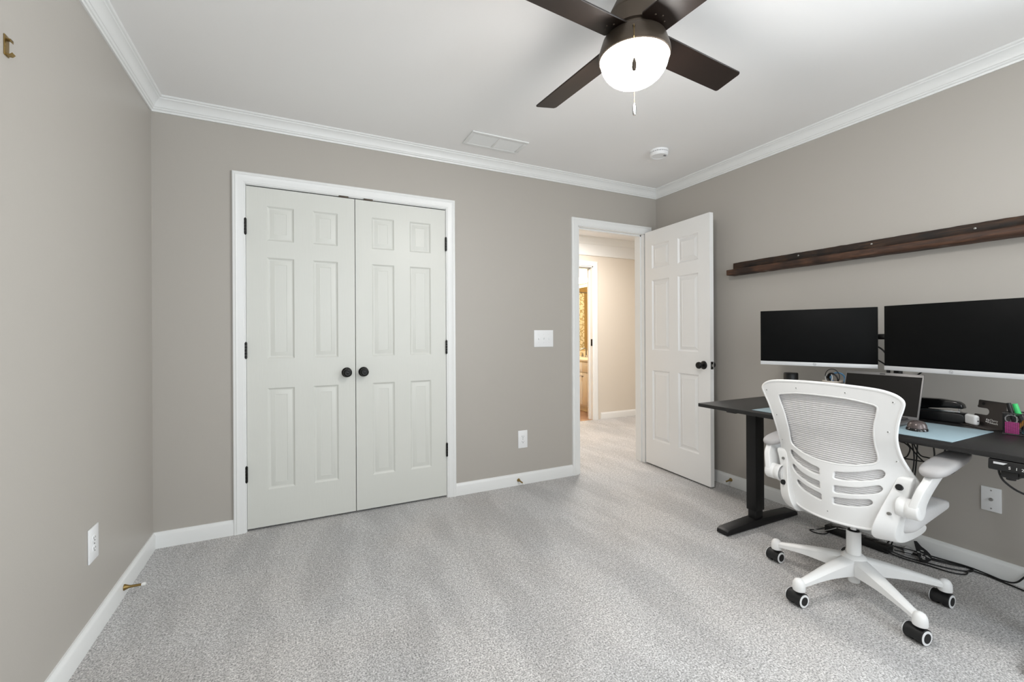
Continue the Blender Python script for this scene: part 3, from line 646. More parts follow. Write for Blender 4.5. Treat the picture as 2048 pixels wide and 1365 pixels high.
# monitors ----------------------------------------------------------------
def monitor(pl, pr, z0, z1, label):
    pl = Vector((*pl, 0)); pr = Vector((*pr, 0)); w = (pr-pl).length; ux = (pr-pl).normalized(); uz = Vector((0, 0, 1)); h = z1-z0
    m_ = frame((pl.x, pl.y, z0), ux, uz)        # local x right, y up, z towards viewer
    if m_.col[2].to_3d().x > 0: raise Exception('facing')
    c = m_ @ Vector((w/2, 0, 0)); t = thing('monitor', tuple(c), label, 'monitor', 'monitors above the desk')
    ch = .0215
    MB().box((0, 0, -.016), (w, h, -.0015), .003, xf=m_).box((.06, .05, -.042), (w-.06, h-.05, -.014), .008, xf=m_).build('housing', 'black_plastic', t)
    MB().box((.0005, ch, -.003), (w-.0005, h-.0005, 0), .0008, xf=m_).build('screen', 'screen', t)
    cn = MB().box((0, 0, -.003), (w, ch-.0005, .0015), .0012, xf=m_).build('chin', 'silver', t)
    lo = MB(); cx, cy = w/2, ch/2; xf2 = m_ @ Matrix.Translation((cx, cy, 0))
    n = 28; vs = []; fs = []
    for i in range(n):
        a = 2*PI*i/n; vs += [(.0075*math.cos(a), .0075*math.sin(a), .0018), (.0066*math.cos(a), .0066*math.sin(a), .0018)]
    for i in range(n): j = (i+1) % n; fs.append((2*i, 2*j, 2*j+1, 2*i+1))
    lo.add(vs, fs, 0, xf2)
    for x, y0_, y1_ in ((-.0034, -.003, .0052), (-.0010, -.003, .0012), (.0012, -.0055, .0018), (.0036, -.003, .0018)): lo.box((x-.0003, y0_, .0016), (x+.0004, y1_, .0019), xf=xf2)
    lo.box((-.0034, .0012, .0016), (-.0006, .0019, .0019), xf=xf2).box((.0012, .0012, .0016), (.0040, .0019, .0019), xf=xf2).box((.0012, -.0036, .0016), (.0040, -.0029, .0019), xf=xf2)
    sub(lo, 'logo', 'printgrey', cn)
    return m_, w, h
mL = monitor((3.197, -1.263), (3.368, -1.779), .954, 1.272, 'left monitor above the cup of cables, dark screen with pale lower bezel')
mR = monitor((3.322, -1.826), (3.207, -2.362), .954, 1.272, 'right monitor above the stapler, dark screen cut by the picture edge')
ms = thing('monitor_stand', (3.435, -1.835, DZ), 'black two-arm monitor stand clamped to the back of the desk', 'monitor stand')
MB().box((3.38, -1.88, DZ+.0002), (3.469, -1.79, DZ+.012), .003).build('clamp_base', 'steel', ms)
MB().cyl((3.435, -1.835, DZ+.012), (3.435, -1.835, 1.19), .0175, 20).build('pole', 'steel', ms)
MB().box((3.418, -1.863, .885), (3.452, -1.807, .930), .003).build('cable_clip', 'black_plastic', ms)
for mm, w, h in (mL, mR):
    c = mm @ Vector((w/2, h/2, -.046)); e = Vector((3.435, -1.835, 1.118))
    v_ = (mm.col[2].to_3d())
    MB().box((-.05, -.05, -.004), (.05, .05, .003), .001, xf=frame(c, mm.col[0].to_3d(), (0, 0, 1))).build('mount_plate', 'steel', ms)
    c2 = c-v_*.05
    MB().tube([c, c2, (c2.x*.4+e.x*.6, c2.y*.5+e.y*.5, 1.118), e], .015, 8, smooth=4).build('arm', 'steel', ms)
tag(MB().tube([(3.41, -1.72, 1.08), (3.42, -1.765, 1.06), (3.42, -1.795, 1.02), (3.425, -1.802, .95), (3.44, -1.80, .85), (3.50, -1.80, .72), (3.50, -1.80, .60)], .0042, 8).build('monitor_cable', 'cable'), 'black cable running down between the two monitors', 'cable')
tag(MB().tube([(3.40, -1.76, 1.0), (3.42, -1.79, .97), (3.425, -1.795, .93), (3.43, -1.80, .86), (3.49, -1.78, .72), (3.49, -1.80, .62)], .0036, 8).build('monitor_cable', 'cable'), 'thin black cable hanging behind the laptop beside the stand pole', 'cable')
tag(MB().tube([(3.40, -1.98, .99), (3.38, -1.955, .955), (3.40, -1.90, .90), (3.455, -1.862, .82), (3.49, -1.865, .72), (3.50, -1.87, .60)], .0036, 8).build('monitor_cable', 'cable'), 'black cable dropping from under the right monitor behind the laptop', 'cable')

# laptop -----------------------------------------------------------------
lt = thing('laptop', (3.15, -1.826, DZ), 'open grey laptop with dark screen on the desk mat behind the chair', 'laptop')
bz = DZ+.0028
base = MB().box((3.025, -1.988, bz), (3.243, -1.666, bz+.014), .004).build('base', 'lapgrey', lt)
kb = MB()
for r in range(5):
    for c in range(13): kb.box((3.125+r*.0185, -1.968+c*.0218, bz+.0142), (3.1415+r*.0185, -1.968+c*.0218+.0195, bz+.0155), .0006)
sub(kb, 'keyboard', 'keys', base); base_ = base
pt_ = MB()
for k, x in enumerate((3.185, 3.200, 3.215, 3.228)): pt_.box((x, -1.9885, bz+.004), (x+.008, -1.9878, bz+.010))
sub(pt_, 'port', 'dark', base)
lf = frame((3.243, -1.666, bz+.012), (0, -1, 0), (.30, 0, 1))      # local y up the lid, z towards viewer
LH = .214
lid = MB().box((0, 0, -.005), (.322, LH, 0), .002, xf=lf).build('lid', 'lapgrey', lt)
sub(MB().box((.006, .012, -.0002), (.316, LH-.014, .0006), xf=lf), 'screen', 'lapscreen', lid)
sub(MB().box((.15, LH-.010, 0), (.172, LH-.006, .0006), xf=lf), 'webcam', 'dark', lid)
MB().cyl((3.243, -1.95, bz+.012), (3.243, -1.70, bz+.012), .005, 12).build('hinge', 'black_plastic', lt)

# mouse --------------------------------------------------------------------
ms2 = thing('computer_mouse', (3.062, -2.055, bz), 'brown-grey wireless mouse on the desk mat right of the laptop', 'mouse')
def mousebody(s, zb, zh):
    secs = []; n = 24; A = math.radians(22)
    for i in range(11):
        t = i/10; z = zb+zh*math.sin(t*PI/2); k = math.cos(t*PI/2)**.55 if t < 1 else .02
        ring = []
        for j in range(n):
            a = 2*PI*j/n; lx_ = .050*s*k*math.cos(a)-.010*(1-k); wy = .031*s*k*math.sin(a)*(1+.14*math.cos(a+PI))*(1-.10*math.cos(2*a))
            if math.sin(a) > 0: wy *= 1.12
            x = lx_*math.cos(A)-wy*math.sin(A); y = lx_*math.sin(A)+wy*math.cos(A); ring.append((3.062+x, -2.055+y, z))
        secs.append(ring)
    return MB().loft(secs)
mousebody(1.02, bz, .018).build('lower_shell', 'black_gloss', ms2, ang=60)
mousebody(.93, bz+.004, .036).build('upper_shell', 'mouse', ms2, ang=60)
MB().cyl((3.096, -2.046, bz+.027), (3.094, -2.040, bz+.027), .009, 16).build('scroll_wheel', 'black_plastic', ms2)

# black speaker, cable cup ----------------------------------------------------
sp = thing('desk_speaker', (3.39, -1.325, DZ), 'black cylindrical speaker under the left monitor', 'speaker')
MB().lathe([(.036, DZ+.0002), (.038, DZ+.004), (.038, DZ+.172), (.035, DZ+.177), (.012, DZ+.1775), (0, DZ+.1775)], 32, xf=Matrix.Translation((3.39, -1.325, 0)), cap=False).build('body', 'black_plastic', sp)
MB().lathe([(.0383, DZ+.012), (.0386, DZ+.013), (.0386, DZ+.020), (.0383, DZ+.021)], 32, xf=Matrix.Translation((3.39, -1.325, 0))).build('base_ring', 'steel', sp)
cu = thing('cable_cup', (3.335, -1.585, DZ), 'pale cup filled with coiled cables behind the chair', 'cup')
MB().lathe([(.036, DZ+.0002), (.047, DZ+.150), (.0485, DZ+.153), (.047, DZ+.156), (.044, DZ+.150), (.034, DZ+.006), (0, DZ+.006)], 36, xf=Matrix.Translation((3.335, -1.585, 0)), cap=False).build('cup_body', 'cup', cu)
def coil(cx, cy, cz, rr, tilt, az, m_, label, rad=.0026, turns=1, name='coiled_cable'):
    pts = []
    ax = Matrix.Rotation(az, 3, 'Z') @ Matrix.Rotation(tilt, 3, 'X')
    for i in range(26*turns+1):
        a = 2*PI*i/26; r2 = rr*(1-.10*(i/26)); p = ax @ Vector((r2*math.cos(a), r2*math.sin(a), .003*(i/26))); pts.append((cx+p.x, cy+p.y, cz+p.z))
    return tag(MB().tube(pts, rad, 8, smooth=1).build(name, m_), label, 'cable', 'coiled cables in the pale cup')
coil(3.335, -1.583, DZ+.178, .042, PI/2, 1.35, 'cable', 'big thin black cable loop standing tallest out of the pale cup', .0018, 1)
coil(3.325, -1.590, DZ+.165, .034, PI/2-.2, 1.2, 'cable', 'thick black coiled cable in the middle of the pale cup', .0036, 3)
coil(3.345, -1.605, DZ+.168, .034, PI/2, 1.9, 'cable_blue', 'blue coiled cable on the laptop side of the pale cup', .0028, 2)
coil(3.330, -1.566, DZ+.164, .032, PI/2+.2, 1.0, 'cable_white', 'pale grey coiled cable on the speaker side of the pale cup', .0024, 2)

# stapler ---------------------------------------------------------------------
sx_, sy0, sy1 = 3.425, -2.085, -1.885
sg_ = thing('stapler', (sx_, -1.985, DZ), 'large black stapler lying behind the mouse under the right monitor', 'stapler')
MB().prism([(sy0, DZ+.0003), (sy0-.006, DZ+.010), (sy0-.006, DZ+.032), (sy0, DZ+.044), (sy0+.02, DZ+.046), (sy1-.01, DZ+.040), (sy1, DZ+.030), (sy1, DZ+.0003)], sx_-.026, sx_+.026, 'yz', .005, seg=3).build('base', 'black_plastic', sg_)
MB().prism([(sy0+.012, DZ+.047), (sy0+.012, DZ+.054), (sy1-.01, DZ+.052), (sy1-.01, DZ+.042)], sx_-.012, sx_+.012, 'yz', .001).build('magazine', 'chrome', sg_)
MB().box((sx_-.010, sy0+.014, DZ+.050), (sx_+.010, sy0+.018, DZ+.070), .0005).build('driver', 'chrome', sg_)
MB().prism([(sy0-.002, DZ+.068), (sy0+.004, DZ+.088), (sy0+.018, DZ+.098), (-2.00, DZ+.104), (sy1-.02, DZ+.100), (sy1, DZ+.088), (sy1, DZ+.050), (sy1-.04, DZ+.046), (-1.97, DZ+.058), (sy0+.05, DZ+.066)], sx_-.021, sx_+.021, 'yz', .006, seg=3).build('lever', 'black_gloss', sg_)
MB().prism([(sy0-.004, DZ+.044), (sy0-.004, DZ+.049), (sy0+.03, DZ+.050), (sy0+.03, DZ+.044)], sx_-.016, sx_+.016, 'yz', .001).build('anvil', 'black_gloss', sg_)

# charging stand with printed name ---------------------------------------------
pf = frame((3.36, -2.235, DZ), (.588, .809, 0), (.10, -.07, 1))       # local x along plate (towards left end), y up, z = normal
if pf.col[2].to_3d().x > 0: pf = pf @ Matrix.Diagonal((1, 1, -1, 1))
ps = thing('phone_stand', (3.40, -2.18, DZ), 'charcoal folding phone stand with white printed name beside the pen cup', 'phone stand')
zz = lambda z: z-DZ
arc = lambda cx, cy, r, a0, a1, n=5: [(cx+r*math.cos(math.radians(a0+(a1-a0)*i/n)), cy+r*math.sin(math.radians(a0+(a1-a0)*i/n))) for i in range(n+1)]
poly = [(.015, .0012), (.163, .0012), (.163, .044)] + arc(.157, .043, .006, 0, 90, 3) + [(.1246, .0505)] + arc(.106, .0655, .0145, -90, -270, 8) + [(.138, .079)] + arc(.146, .085, .006, -70, 60, 4) + arc(.144, .108, .006, 20, 90, 3) + arc(.020, .112, .005, 90, 180, 3)
MB_ = MB().prism(poly, -.0015, .0015, 'xy', .0006, xf=pf, seg=1); pb = MB_.build('back_plate', 'stand', ps)
nrm = pf.col[2].to_3d(); nh = Vector((nrm.x, nrm.y, 0)).normalized(); ee = Vector((.588, .809, 0))
a0 = Vector((3.36, -2.235, DZ+.0006))+ee*.015; q = [a0, a0+ee*.150, a0+ee*.150+nh*.060, a0+nh*.060]
MB().add([tuple(v_) for v_ in q]+[tuple(v_+Vector((0, 0, .0032))) for v_ in q], [(0, 1, 2, 3), (4, 5, 6, 7), (0, 1, 5, 4), (1, 2, 6, 5), (2, 3, 7, 6), (3, 0, 4, 7)]).build('foot_plate', 'stand', ps)
tf = frame(pf @ Vector((.0, 0, 0))+nrm*.0016, -ee, pf.col[1].to_3d())
txt('Cherry', .0130, -.083, .0285, tf, 'printwhite', pb, off=0); txt('Bekaert', .0125, -.083, .0175, tf, 'printwhite', pb, off=0)
lo = MB(); LC = Matrix.Translation((-.0935, .0275, 0))
for k in range(4):
    a = PI/4+k*PI/2; lo.prism([(.0015*math.cos(a-.2), .0015*math.sin(a-.2)), (.0095*math.cos(a-.62), .0095*math.sin(a-.62)), (.0105*math.cos(a-.2), .0105*math.sin(a-.2)), (.0090*math.cos(a+.42), .0090*math.sin(a+.42)), (.0045*math.cos(a+.40), .0045*math.sin(a+.40))], 0, .0004, 'xy', xf=tf @ LC)
sub(lo, 'logo', 'printwhite', pb)
sub(MB().lathe([(.0065, 0), (.0065, .0012), (.0035, .0014), (0, .0006)], 18, xf=pf @ Matrix.Translation((.123, .099, .0014)), cap=False), 'snap_button', 'dark', pb)

# earbud case
eb = thing('earbud_case', (3.405, -2.118, DZ+.004), 'glossy white earbud charging case leaning on the phone stand', 'earbud case')
ef = frame((3.395, -2.118, DZ+.0275), ee, (0, 0, 1))
MB().box((-.030, -.0227, -.0105), (.030, .0227, .0105), .0100, xf=ef, seg=5).build('shell', 'earbud', eb)
MB().lathe([(.0032, 0), (.0032, .0005), (0, .0006)], 12, xf=frame(ef @ Vector((-.0302, -.002, 0)), (0, 0, 1), (-.809, .588, 0)) , cap=False).build('charging_port', 'dark', eb)

# pen organiser --------------------------------------------------------------
px0, px1, py0, py1 = 3.295, 3.375, -2.345, -2.240
pc = thing('pen_organizer', (3.335, -2.2925, DZ), 'black wire mesh pen organiser at the right edge of the picture', 'pen organiser')
fr = MB()
for z in (DZ+.002, DZ+.086): fr.tube([(px0, py0, z), (px1, py0, z), (px1, py1, z), (px0, py1, z)], .0022, 6, smooth=0, closed=True)
fr.build('rim_wire', 'black_plastic', pc)
MB().box((px0, py0, DZ+.0002), (px1, py1, DZ+.002)).build('floor_plate', 'black_plastic', pc)
wm = MB()
def wires(a, b_, n):
    a = Vector(a); b_ = Vector(b_)
    for i in range(n+1):
        p = a.lerp(b_, i/n); wm.cyl((p.x, p.y, DZ), (p.x, p.y, DZ+.086), .0006, 4)
    L_ = (b_-a).length; d_ = (b_-a).normalized(); mm_ = int(.086/(L_/n))
    for j in range(1, mm_+1): z = DZ+j*.086/mm_; wm.cyl((a.x, a.y, z), (b_.x, b_.y, z), .0006, 4)
wires((px0, py0, 0), (px0, py1, 0), 20); wires((px0, py1, 0), (px1, py1, 0), 15); wires((px1, py0, 0), (px1, py1, 0), 20); wires((px0, py0, 0), (px1, py0, 0), 15)
wm.build('wire_mesh', 'black_plastic', pc)
tag(MB().box((px0+.004, -2.282, DZ+.0025), (px0+.016, -2.245, DZ+.050), .001).build('note_pad', 'pink'), 'pink note pad standing inside the pen organiser', 'note pad')
def pen(name, a, b_, r, m_, capm, label):
    a = Vector(a); b_ = Vector(b_); d_ = b_-a
    t = thing(name, tuple(a), label, 'pen', 'pens in the wire organiser')
    MB().cyl(a, a+d_*.62, r, 14).build('barrel', m_, t); MB().cyl(a+d_*.62, b_, r*1.12, 14, r2=r*.95).build('cap', capm, t)
pen('highlighter', (3.345, -2.290, DZ+.005), (3.340, -2.262, DZ+.122), .0085, 'black_plastic', 'green', 'highlighter with bright green cap in the pen organiser')
pen('marker', (3.335, -2.270, DZ+.005), (3.330, -2.247, DZ+.124), .0075, 'black_plastic', 'black_plastic', 'black marker leaning at the stand side of the pen organiser')
pen('marker', (3.318, -2.262, DZ+.005), (3.312, -2.330, DZ+.110), .0060, 'orange', 'orange', 'orange marker slanting inside the pen organiser')
pen('pen', (3.330, -2.285, DZ+.005), (3.345, -2.335, DZ+.128), .0055, 'teal', 'black_plastic', 'dark teal pen slanting inside the pen organiser')
tag(MB().tube([(3.303+.010*0, -2.2625+.017*math.cos(a), DZ+.062+.017*math.sin(a)) for a in [i*.5 for i in range(40)]], .0022, 6, smooth=2).build('earphone_cord', 'cable_white'), 'white cord coiled above the pink note pad in the organiser', 'cord')

# ------------------------------------------------------------------ office chair
HX, HY = 2.885, -1.900
ch = thing('office_chair', (HX, HY, 0), 'white mesh-back swivel office chair standing in front of the desk', 'office chair')
ZS = [.36, .5, .6, .68, .75, .9, .95]; XC = [2.70, 2.685, 2.687, 2.688, 2.672, 2.648, 2.64]; KS = [.10, .11, .09, .045, .03, .015, .012]
def interp(z, A, B):
    if z <= A[0]: return B[0]
    if z >= A[-1]: return B[-1]
    for i in range(len(A)-1):
        if z <= A[i+1]:
            t = (z-A[i])/(A[i+1]-A[i]); t2, t3 = t*t, t*t*t
            m0 = (B[i+1]-B[i-1])/(A[i+1]-A[i-1])*(A[i+1]-A[i]) if i else B[1]-B[0]
            m1 = (B[i+2]-B[i])/(A[i+2]-A[i])*(A[i+1]-A[i]) if i+2 < len(A) else B[i+1]-B[i]
            return (2*t3-3*t2+1)*B[i]+(t3-2*t2+t)*m0+(-2*t3+3*t2)*B[i+1]+(t3-t2)*m1
def bsx(y, z): return interp(z, ZS, XC)+interp(z, ZS, KS)*(y/.24)**2
def cr(pts, n=5, closed=True):
    k = len(pts); Q = []
    for i in range(k if closed else k-1):
        p0_, p1_, p2_, p3_ = (Vector((*pts[(i+j) % k], 0)) for j in (-1, 0, 1, 2))
        if not closed:
            if i == 0: p0_ = p1_
            if i == k-2: p3_ = p2_
        for j in range(n):
            t = j/n; v_ = .5*((2*p1_)+(p2_-p0_)*t+(2*p0_-5*p1_+4*p2_-p3_)*t*t+(3*p1_-p0_-3*p2_+p3_)*t**3); Q.append((v_.x, v_.y))
    return Q
half = [(.09, .9335), (.185, .9275), (.232, .9175), (.259, .902), (.269, .882), (.262, .852), (.2505, .820), (.239, .772), (.233, .725), (.235, .67), (.246, .612), (.260, .572), (.2575, .548), (.243, .522), (.228, .485), (.210, .43), (.182, .380), (.140, .359), (.06, .353)]
outl = [(0, .935)]+half+[(0, .352)]+[(-y, z) for y, z in half[::-1]]
wh = [(.10, .8785), (.168, .868), (.185, .862), (.190, .852), (.183, .82), (.171, .77), (.1665, .71), (.169, .66), (.166, .640), (.156, .629), (.135, .619), (.08, .604)]
wind = [(0, .8815)]+wh+[(0, .598)]+[(-y, z) for y, z in wh[::-1]]
sl1 = [(.029, .553), (.031, .566), (.06, .571), (.11, .584), (.160, .604), (.175, .604), (.181, .592), (.170, .572), (.135, .556), (.08, .543), (.031, .538)]
sl2 = [(.027, .496), (.029, .510), (.06, .513), (.11, .522), (.158, .541), (.168, .540), (.172, .529), (.158, .512), (.12, .497), (.07, .486), (.029, .481)]
sl3 = [(.023, .445), (.025, .459), (.06, .464), (.10, .472), (.132, .480), (.142, .478), (.144, .467), (.130, .454), (.10, .443), (.06, .435), (.025, .431)]
def flat_with_holes(loops, ext, bev):
    c = bpy.data.curves.new('o', 'CURVE'); c.dimensions = '2D'; c.fill_mode = 'BOTH'; c.extrude = ext; c.bevel_depth = bev; c.bevel_resolution = 2; c.offset = -bev
    for lp_ in loops:
        s = c.splines.new('POLY'); s.points.add(len(lp_)-1); s.use_cyclic_u = True
        for i, p in enumerate(lp_): s.points[i].co = (p[0], p[1], 0, 1)
    o = bpy.data.objects.new('o', c); C.objects.link(o); bpy.context.view_layer.update()
    me = bpy.data.meshes.new_from_object(o); bm = bmesh.new(); bm.from_mesh(me)
    bpy.data.objects.remove(o); bpy.data.curves.remove(c); bpy.data.meshes.remove(me)
    bmesh.ops.remove_doubles(bm, verts=list(bm.verts), dist=1e-5)
    return bm
loops = [cr(outl, 4), cr(wind, 4)]
for s_ in (sl1, sl2, sl3):
    loops.append(cr(s_, 3)); loops.append([(-y, z) for y, z in cr(s_, 3)][::-1])
bm = flat_with_holes(loops, .003, .004)
for k in range(1, 28):
    y = -.28+k*.02; bmesh.ops.bisect_plane(bm, geom=list(bm.verts)+list(bm.edges)+list(bm.faces), plane_co=(y, 0, 0), plane_no=(1, 0, 0))
for k in range(1, 30):
    z = .35+k*.02; bmesh.ops.bisect_plane(bm, geom=list(bm.verts)+list(bm.edges)+list(bm.faces), plane_co=(0, z, 0), plane_no=(0, 1, 0))
for v_ in bm.verts:
    y, z, t = v_.co; v_.co = Vector((bsx(y, z)+t, HY+y, z))
bfm = MB().bm(bm); bf = bfm.build('back_frame', 'chair', ch, ang=60)
# raised rim round the frame and round the window
def rim(lp_, r, off, parent, name, squash=1):
    pts = [(bsx(y, z)+off, HY+y, z) for y, z in lp_]; return sub(MB().tube(pts, r, 8, smooth=0, closed=True), name, 'chair', parent)
ins = []
lp_ = cr(outl, 4); k = len(lp_)
for i in range(k):
    a = Vector((*lp_[i-1], 0)); b_ = Vector((*lp_[(i+1) % k], 0)); t = (b_-a).normalized(); n = Vector((t.y, -t.x, 0)); p = Vector((*lp_[i], 0))+n*.004; ins.append((p.x, p.y))
ctr = sum(abs(y) for y, z in ins)/k
if ctr > sum(abs(y) for y, z in lp_)/k:
    ins = [(2*lp_[i][0]-ins[i][0], 2*lp_[i][1]-ins[i][1]) for i in range(k)]
rim(ins, .0065, -.003, bf, 'outer_rim'); rim(cr(wind, 4), .0042, -.004, bf, 'window_rim')
scr = [(.245, .875), (.10, .900), (-.09, .901), (-.238, .882), (.212, .762), (-.212, .766), (.220, .640), (-.218, .650), (0, .392)]
for y, z in scr:
    x = bsx(y, z)-.0068; sub(MB().lathe([(.0055, 0), (.0050, .0014), (.0028, .0016), (.0026, .0004), (0, .0004)], 14, xf=Matrix.Translation((x+.0006, HY+y, z)) @ Matrix.Rotation(-PI/2, 4, 'Y'), cap=False), 'screw', 'chair', bf)
    sub(MB().cyl((x-.0001, HY+y, z), (x-.0009, HY+y, z), .0024, 10), 'screw', 'nickel', bf)
# ribbed mesh panel
def halfw(z):
    best = 0
    pts = half
    for i in range(len(pts)-1):
        (y0_, z0_), (y1_, z1_) = pts[i], pts[i+1]
        if (z0_-z)*(z1_-z) <= 0 and abs(z1_-z0_) > 1e-6: best = max(best, y0_+(y1_-y0_)*(z-z0_)/(z1_-z0_))
    return best
vs = []; fs = []; z0_, z1_ = .368, .918; per = .0088; nr = int((z1_-z0_)/per*6); nc = 30
for j in range(nr+1):
    z = z0_+(z1_-z0_)*j/nr; hw = max(.03, halfw(z)-.016); ph = (z/per) % 1
    rip = .0024*math.sin(2*PI*ph)
    for i in range(nc+1): y = -hw+2*hw*i/nc; vs.append((bsx(y, z)+.0105+rip, HY+y, z))
for j in range(nr):
    for i in range(nc): fs.append((j*(nc+1)+i, j*(nc+1)+i+1, (j+1)*(nc+1)+i+1, (j+1)*(nc+1)+i))
mp = MB().add(vs, fs).build('mesh_panel', 'mesh_fabric', ch, ang=89)
sm = mp.modifiers.new('thick', 'SOLIDIFY'); sm.thickness = .0012
# seat
secs = []; nu, nw = 34, 48
for i in range(nu+1):
    t = .5-.5*math.cos(PI*i/nu); x = 2.722+t*.388
    e0 = max(0, (.16-t)/.16); e1 = max(0, (t-.80)/.20)
    hw = .259*(1-.05*(1-t)-.10*e0**2.5-.16*e1**2.6)
    zt_ = .463-.006*e0**2-.016*e1**2; zb_ = (.352 if t < .15 else .352+.075*((t-.15)/.85)**1.1)
    k_ = math.sqrt(max(0, 1-e0**4))*math.sqrt(max(0, 1-e1**5)); k_ = max(k_, .02)
    zc_ = (zt_+zb_)/2+(.5*(zt_-zb_)*(1-k_)*.2); hh_ = (zt_-zb_)/2*k_; hw *= (1-.03*(1-k_)); ring = []
    for j in range(nw):
        a = 2*PI*j/nw; ca, sa = math.cos(a), math.sin(a)
        lo_ = sa < 0; y_ = hw*(abs(ca)**(.34 if lo_ else .28))*(1 if ca > 0 else -1); z_ = hh_*(abs(sa)**(.62 if lo_ else .42))*(1 if sa > 0 else -1)
        dish = -.008*(1-(y_/.258)**2)*(1 if z_ > 0 else 0)*k_
        ring.append((x+(1-t)**2*.070*(y_/.25)**2, HY+y_, zc_+z_+dish))
    secs.append(ring)
se = MB().loft(secs).build('seat', 'seat_fabric', ch, ang=80)
# mechanism and gas lift
MB().box((2.79, HY-.075, .335), (2.99, HY+.075, .385), .01).box((2.835, HY-.05, .305), (2.935, HY+.05, .337), .008).build('tilt_mechanism', 'black_plastic', ch)
MB().cyl((HX, HY, .255), (HX, HY, .308), .014, 24).build('gas_piston', 'chrome', ch)
MB().lathe([(.0215, .268), (.0215, .274), (.016, .276), (.016, .262)], 32, xf=Matrix.Translation((HX, HY, 0))).build('piston_collar', 'black_plastic', ch)
MB().lathe([(.0215, .272), (.0262, .272), (.0268, .262), (.0268, .170), (.030, .165)], 36, xf=Matrix.Translation((HX, HY, 0))).build('column_cover', 'chair', ch)
# base
hub = MB().lathe([(.030, .172), (.038, .168), (.046, .158), (.050, .148), (.046, .095), (.036, .090), (.030, .089)], 40, xf=Matrix.Translation((HX, HY, 0)))
hub.build('base_hub', 'chair', ch)
MB().lathe([(.022, .090), (.022, .050), (.017, .046), (0, .046)], 28, xf=Matrix.Translation((HX, HY, 0)), cap=False).build('lower_sleeve', 'chair', ch)
RC = .3165
for k in range(5):
    a = math.radians(99+72*k); d_ = Vector((math.cos(a), math.sin(a), 0)); n_ = Vector((-math.sin(a), math.cos(a), 0))
    secs = []
    for i in range(13):
        t = i/12; s_ = .028+t*(RC-.006-.028); wd = .034*(1-t)+.0165*t; zt_ = .160-.058*t**1.25; zb_ = .092-.010*t+.010*math.sin(t*PI)
        c_ = min(.008, (zt_-zb_)*.3); cen = Vector((HX, HY, 0))+d_*s_; ring = []
        for (w_, z_) in ((-wd, zb_), (-wd*1.0, zt_-c_*1.2), (-wd+c_, zt_-c_*.3), (-wd*.35, zt_), (wd*.35, zt_), (wd-c_, zt_-c_*.3), (wd, zt_-c_*1.2), (wd, zb_), (wd-.004, zb_-.001), (-wd+.004, zb_-.001)):
            ring.append(tuple(cen+n_*w_+Vector((0, 0, z_))))
        secs.append(ring)
    MB().loft(secs).build('base_leg', 'chair', ch, ang=42)
    cc_ = Vector((HX, HY, 0))+d_*RC
    MB().lathe([(.0225, .066), (.0235, .070), (.0235, .086), (.0215, .098), (.0165, .108), (.009, .1135), (0, .1145)], 28, xf=Matrix.Translation(cc_), cap=False).lathe([(.0225, .066), (0, .066)], 28, xf=Matrix.Translation(cc_), cap=False).build('leg_cap', 'chair', ch, ang=50)
    # caster: axle roughly along y, trailing a little
    off = Vector((.006, .012, 0)); wc = cc_+off; A_ = Matrix.Translation((wc.x, wc.y, .0275)) @ Matrix.Rotation(math.radians(-2-4*(k % 3)), 4, 'Z')
    cb = MB().cyl((cc_.x, cc_.y, .045), (cc_.x, cc_.y, .068), .008, 14)
    prof = [(.0275*math.cos(t), .0275*math.sin(t)) for t in [math.radians(q) for q in range(20, 201, 15)]]
    cb.prism([(x*1.09, z*1.09) for x, z in prof]+[(x*.98, z*.98) for x, z in prof[::-1]], -.030, .019, 'xz', xf=A_).box((-.012, -.006, 0), (.012, .006, .045), .002, xf=A_)
    cb_ = cb.build('caster', 'black_plastic', ch)
    for s_, (w0, w1) in ((-1, (-.031, -.007)), (1, (.007, .031))):
        wl = MB(); RX = Matrix.Rotation(PI/2, 4, 'X')
        wl.lathe([(.0255, -w1), (.0272, -w1+.002), (.0272, -w0-.002), (.0255, -w0)], 32, xf=A_ @ RX)
        e0, e1 = (-w0, -w0+.0022) if s_ < 0 else (-w1-.0022, -w1)
        wl.lathe([(.0258, min(e0, e1)), (.0262, (e0+e1)/2), (.0258, max(e0, e1))], 32, mi=1, xf=A_ @ RX)
        f0 = -w0+.0022 if s_ < 0 else -w1-.0022
        wl.lathe([(.0172, f0-.001), (.0172, f0+.001 if s_ < 0 else f0-.001)] if False else [(.0175, f0-.0012), (.0175, f0+.0012), (.010, f0+.0016 if s_ < 0 else f0-.0016)], 28, mi=0, xf=A_ @ RX)
        sub(wl, 'wheel', ['tread', 'plate'], cb_)
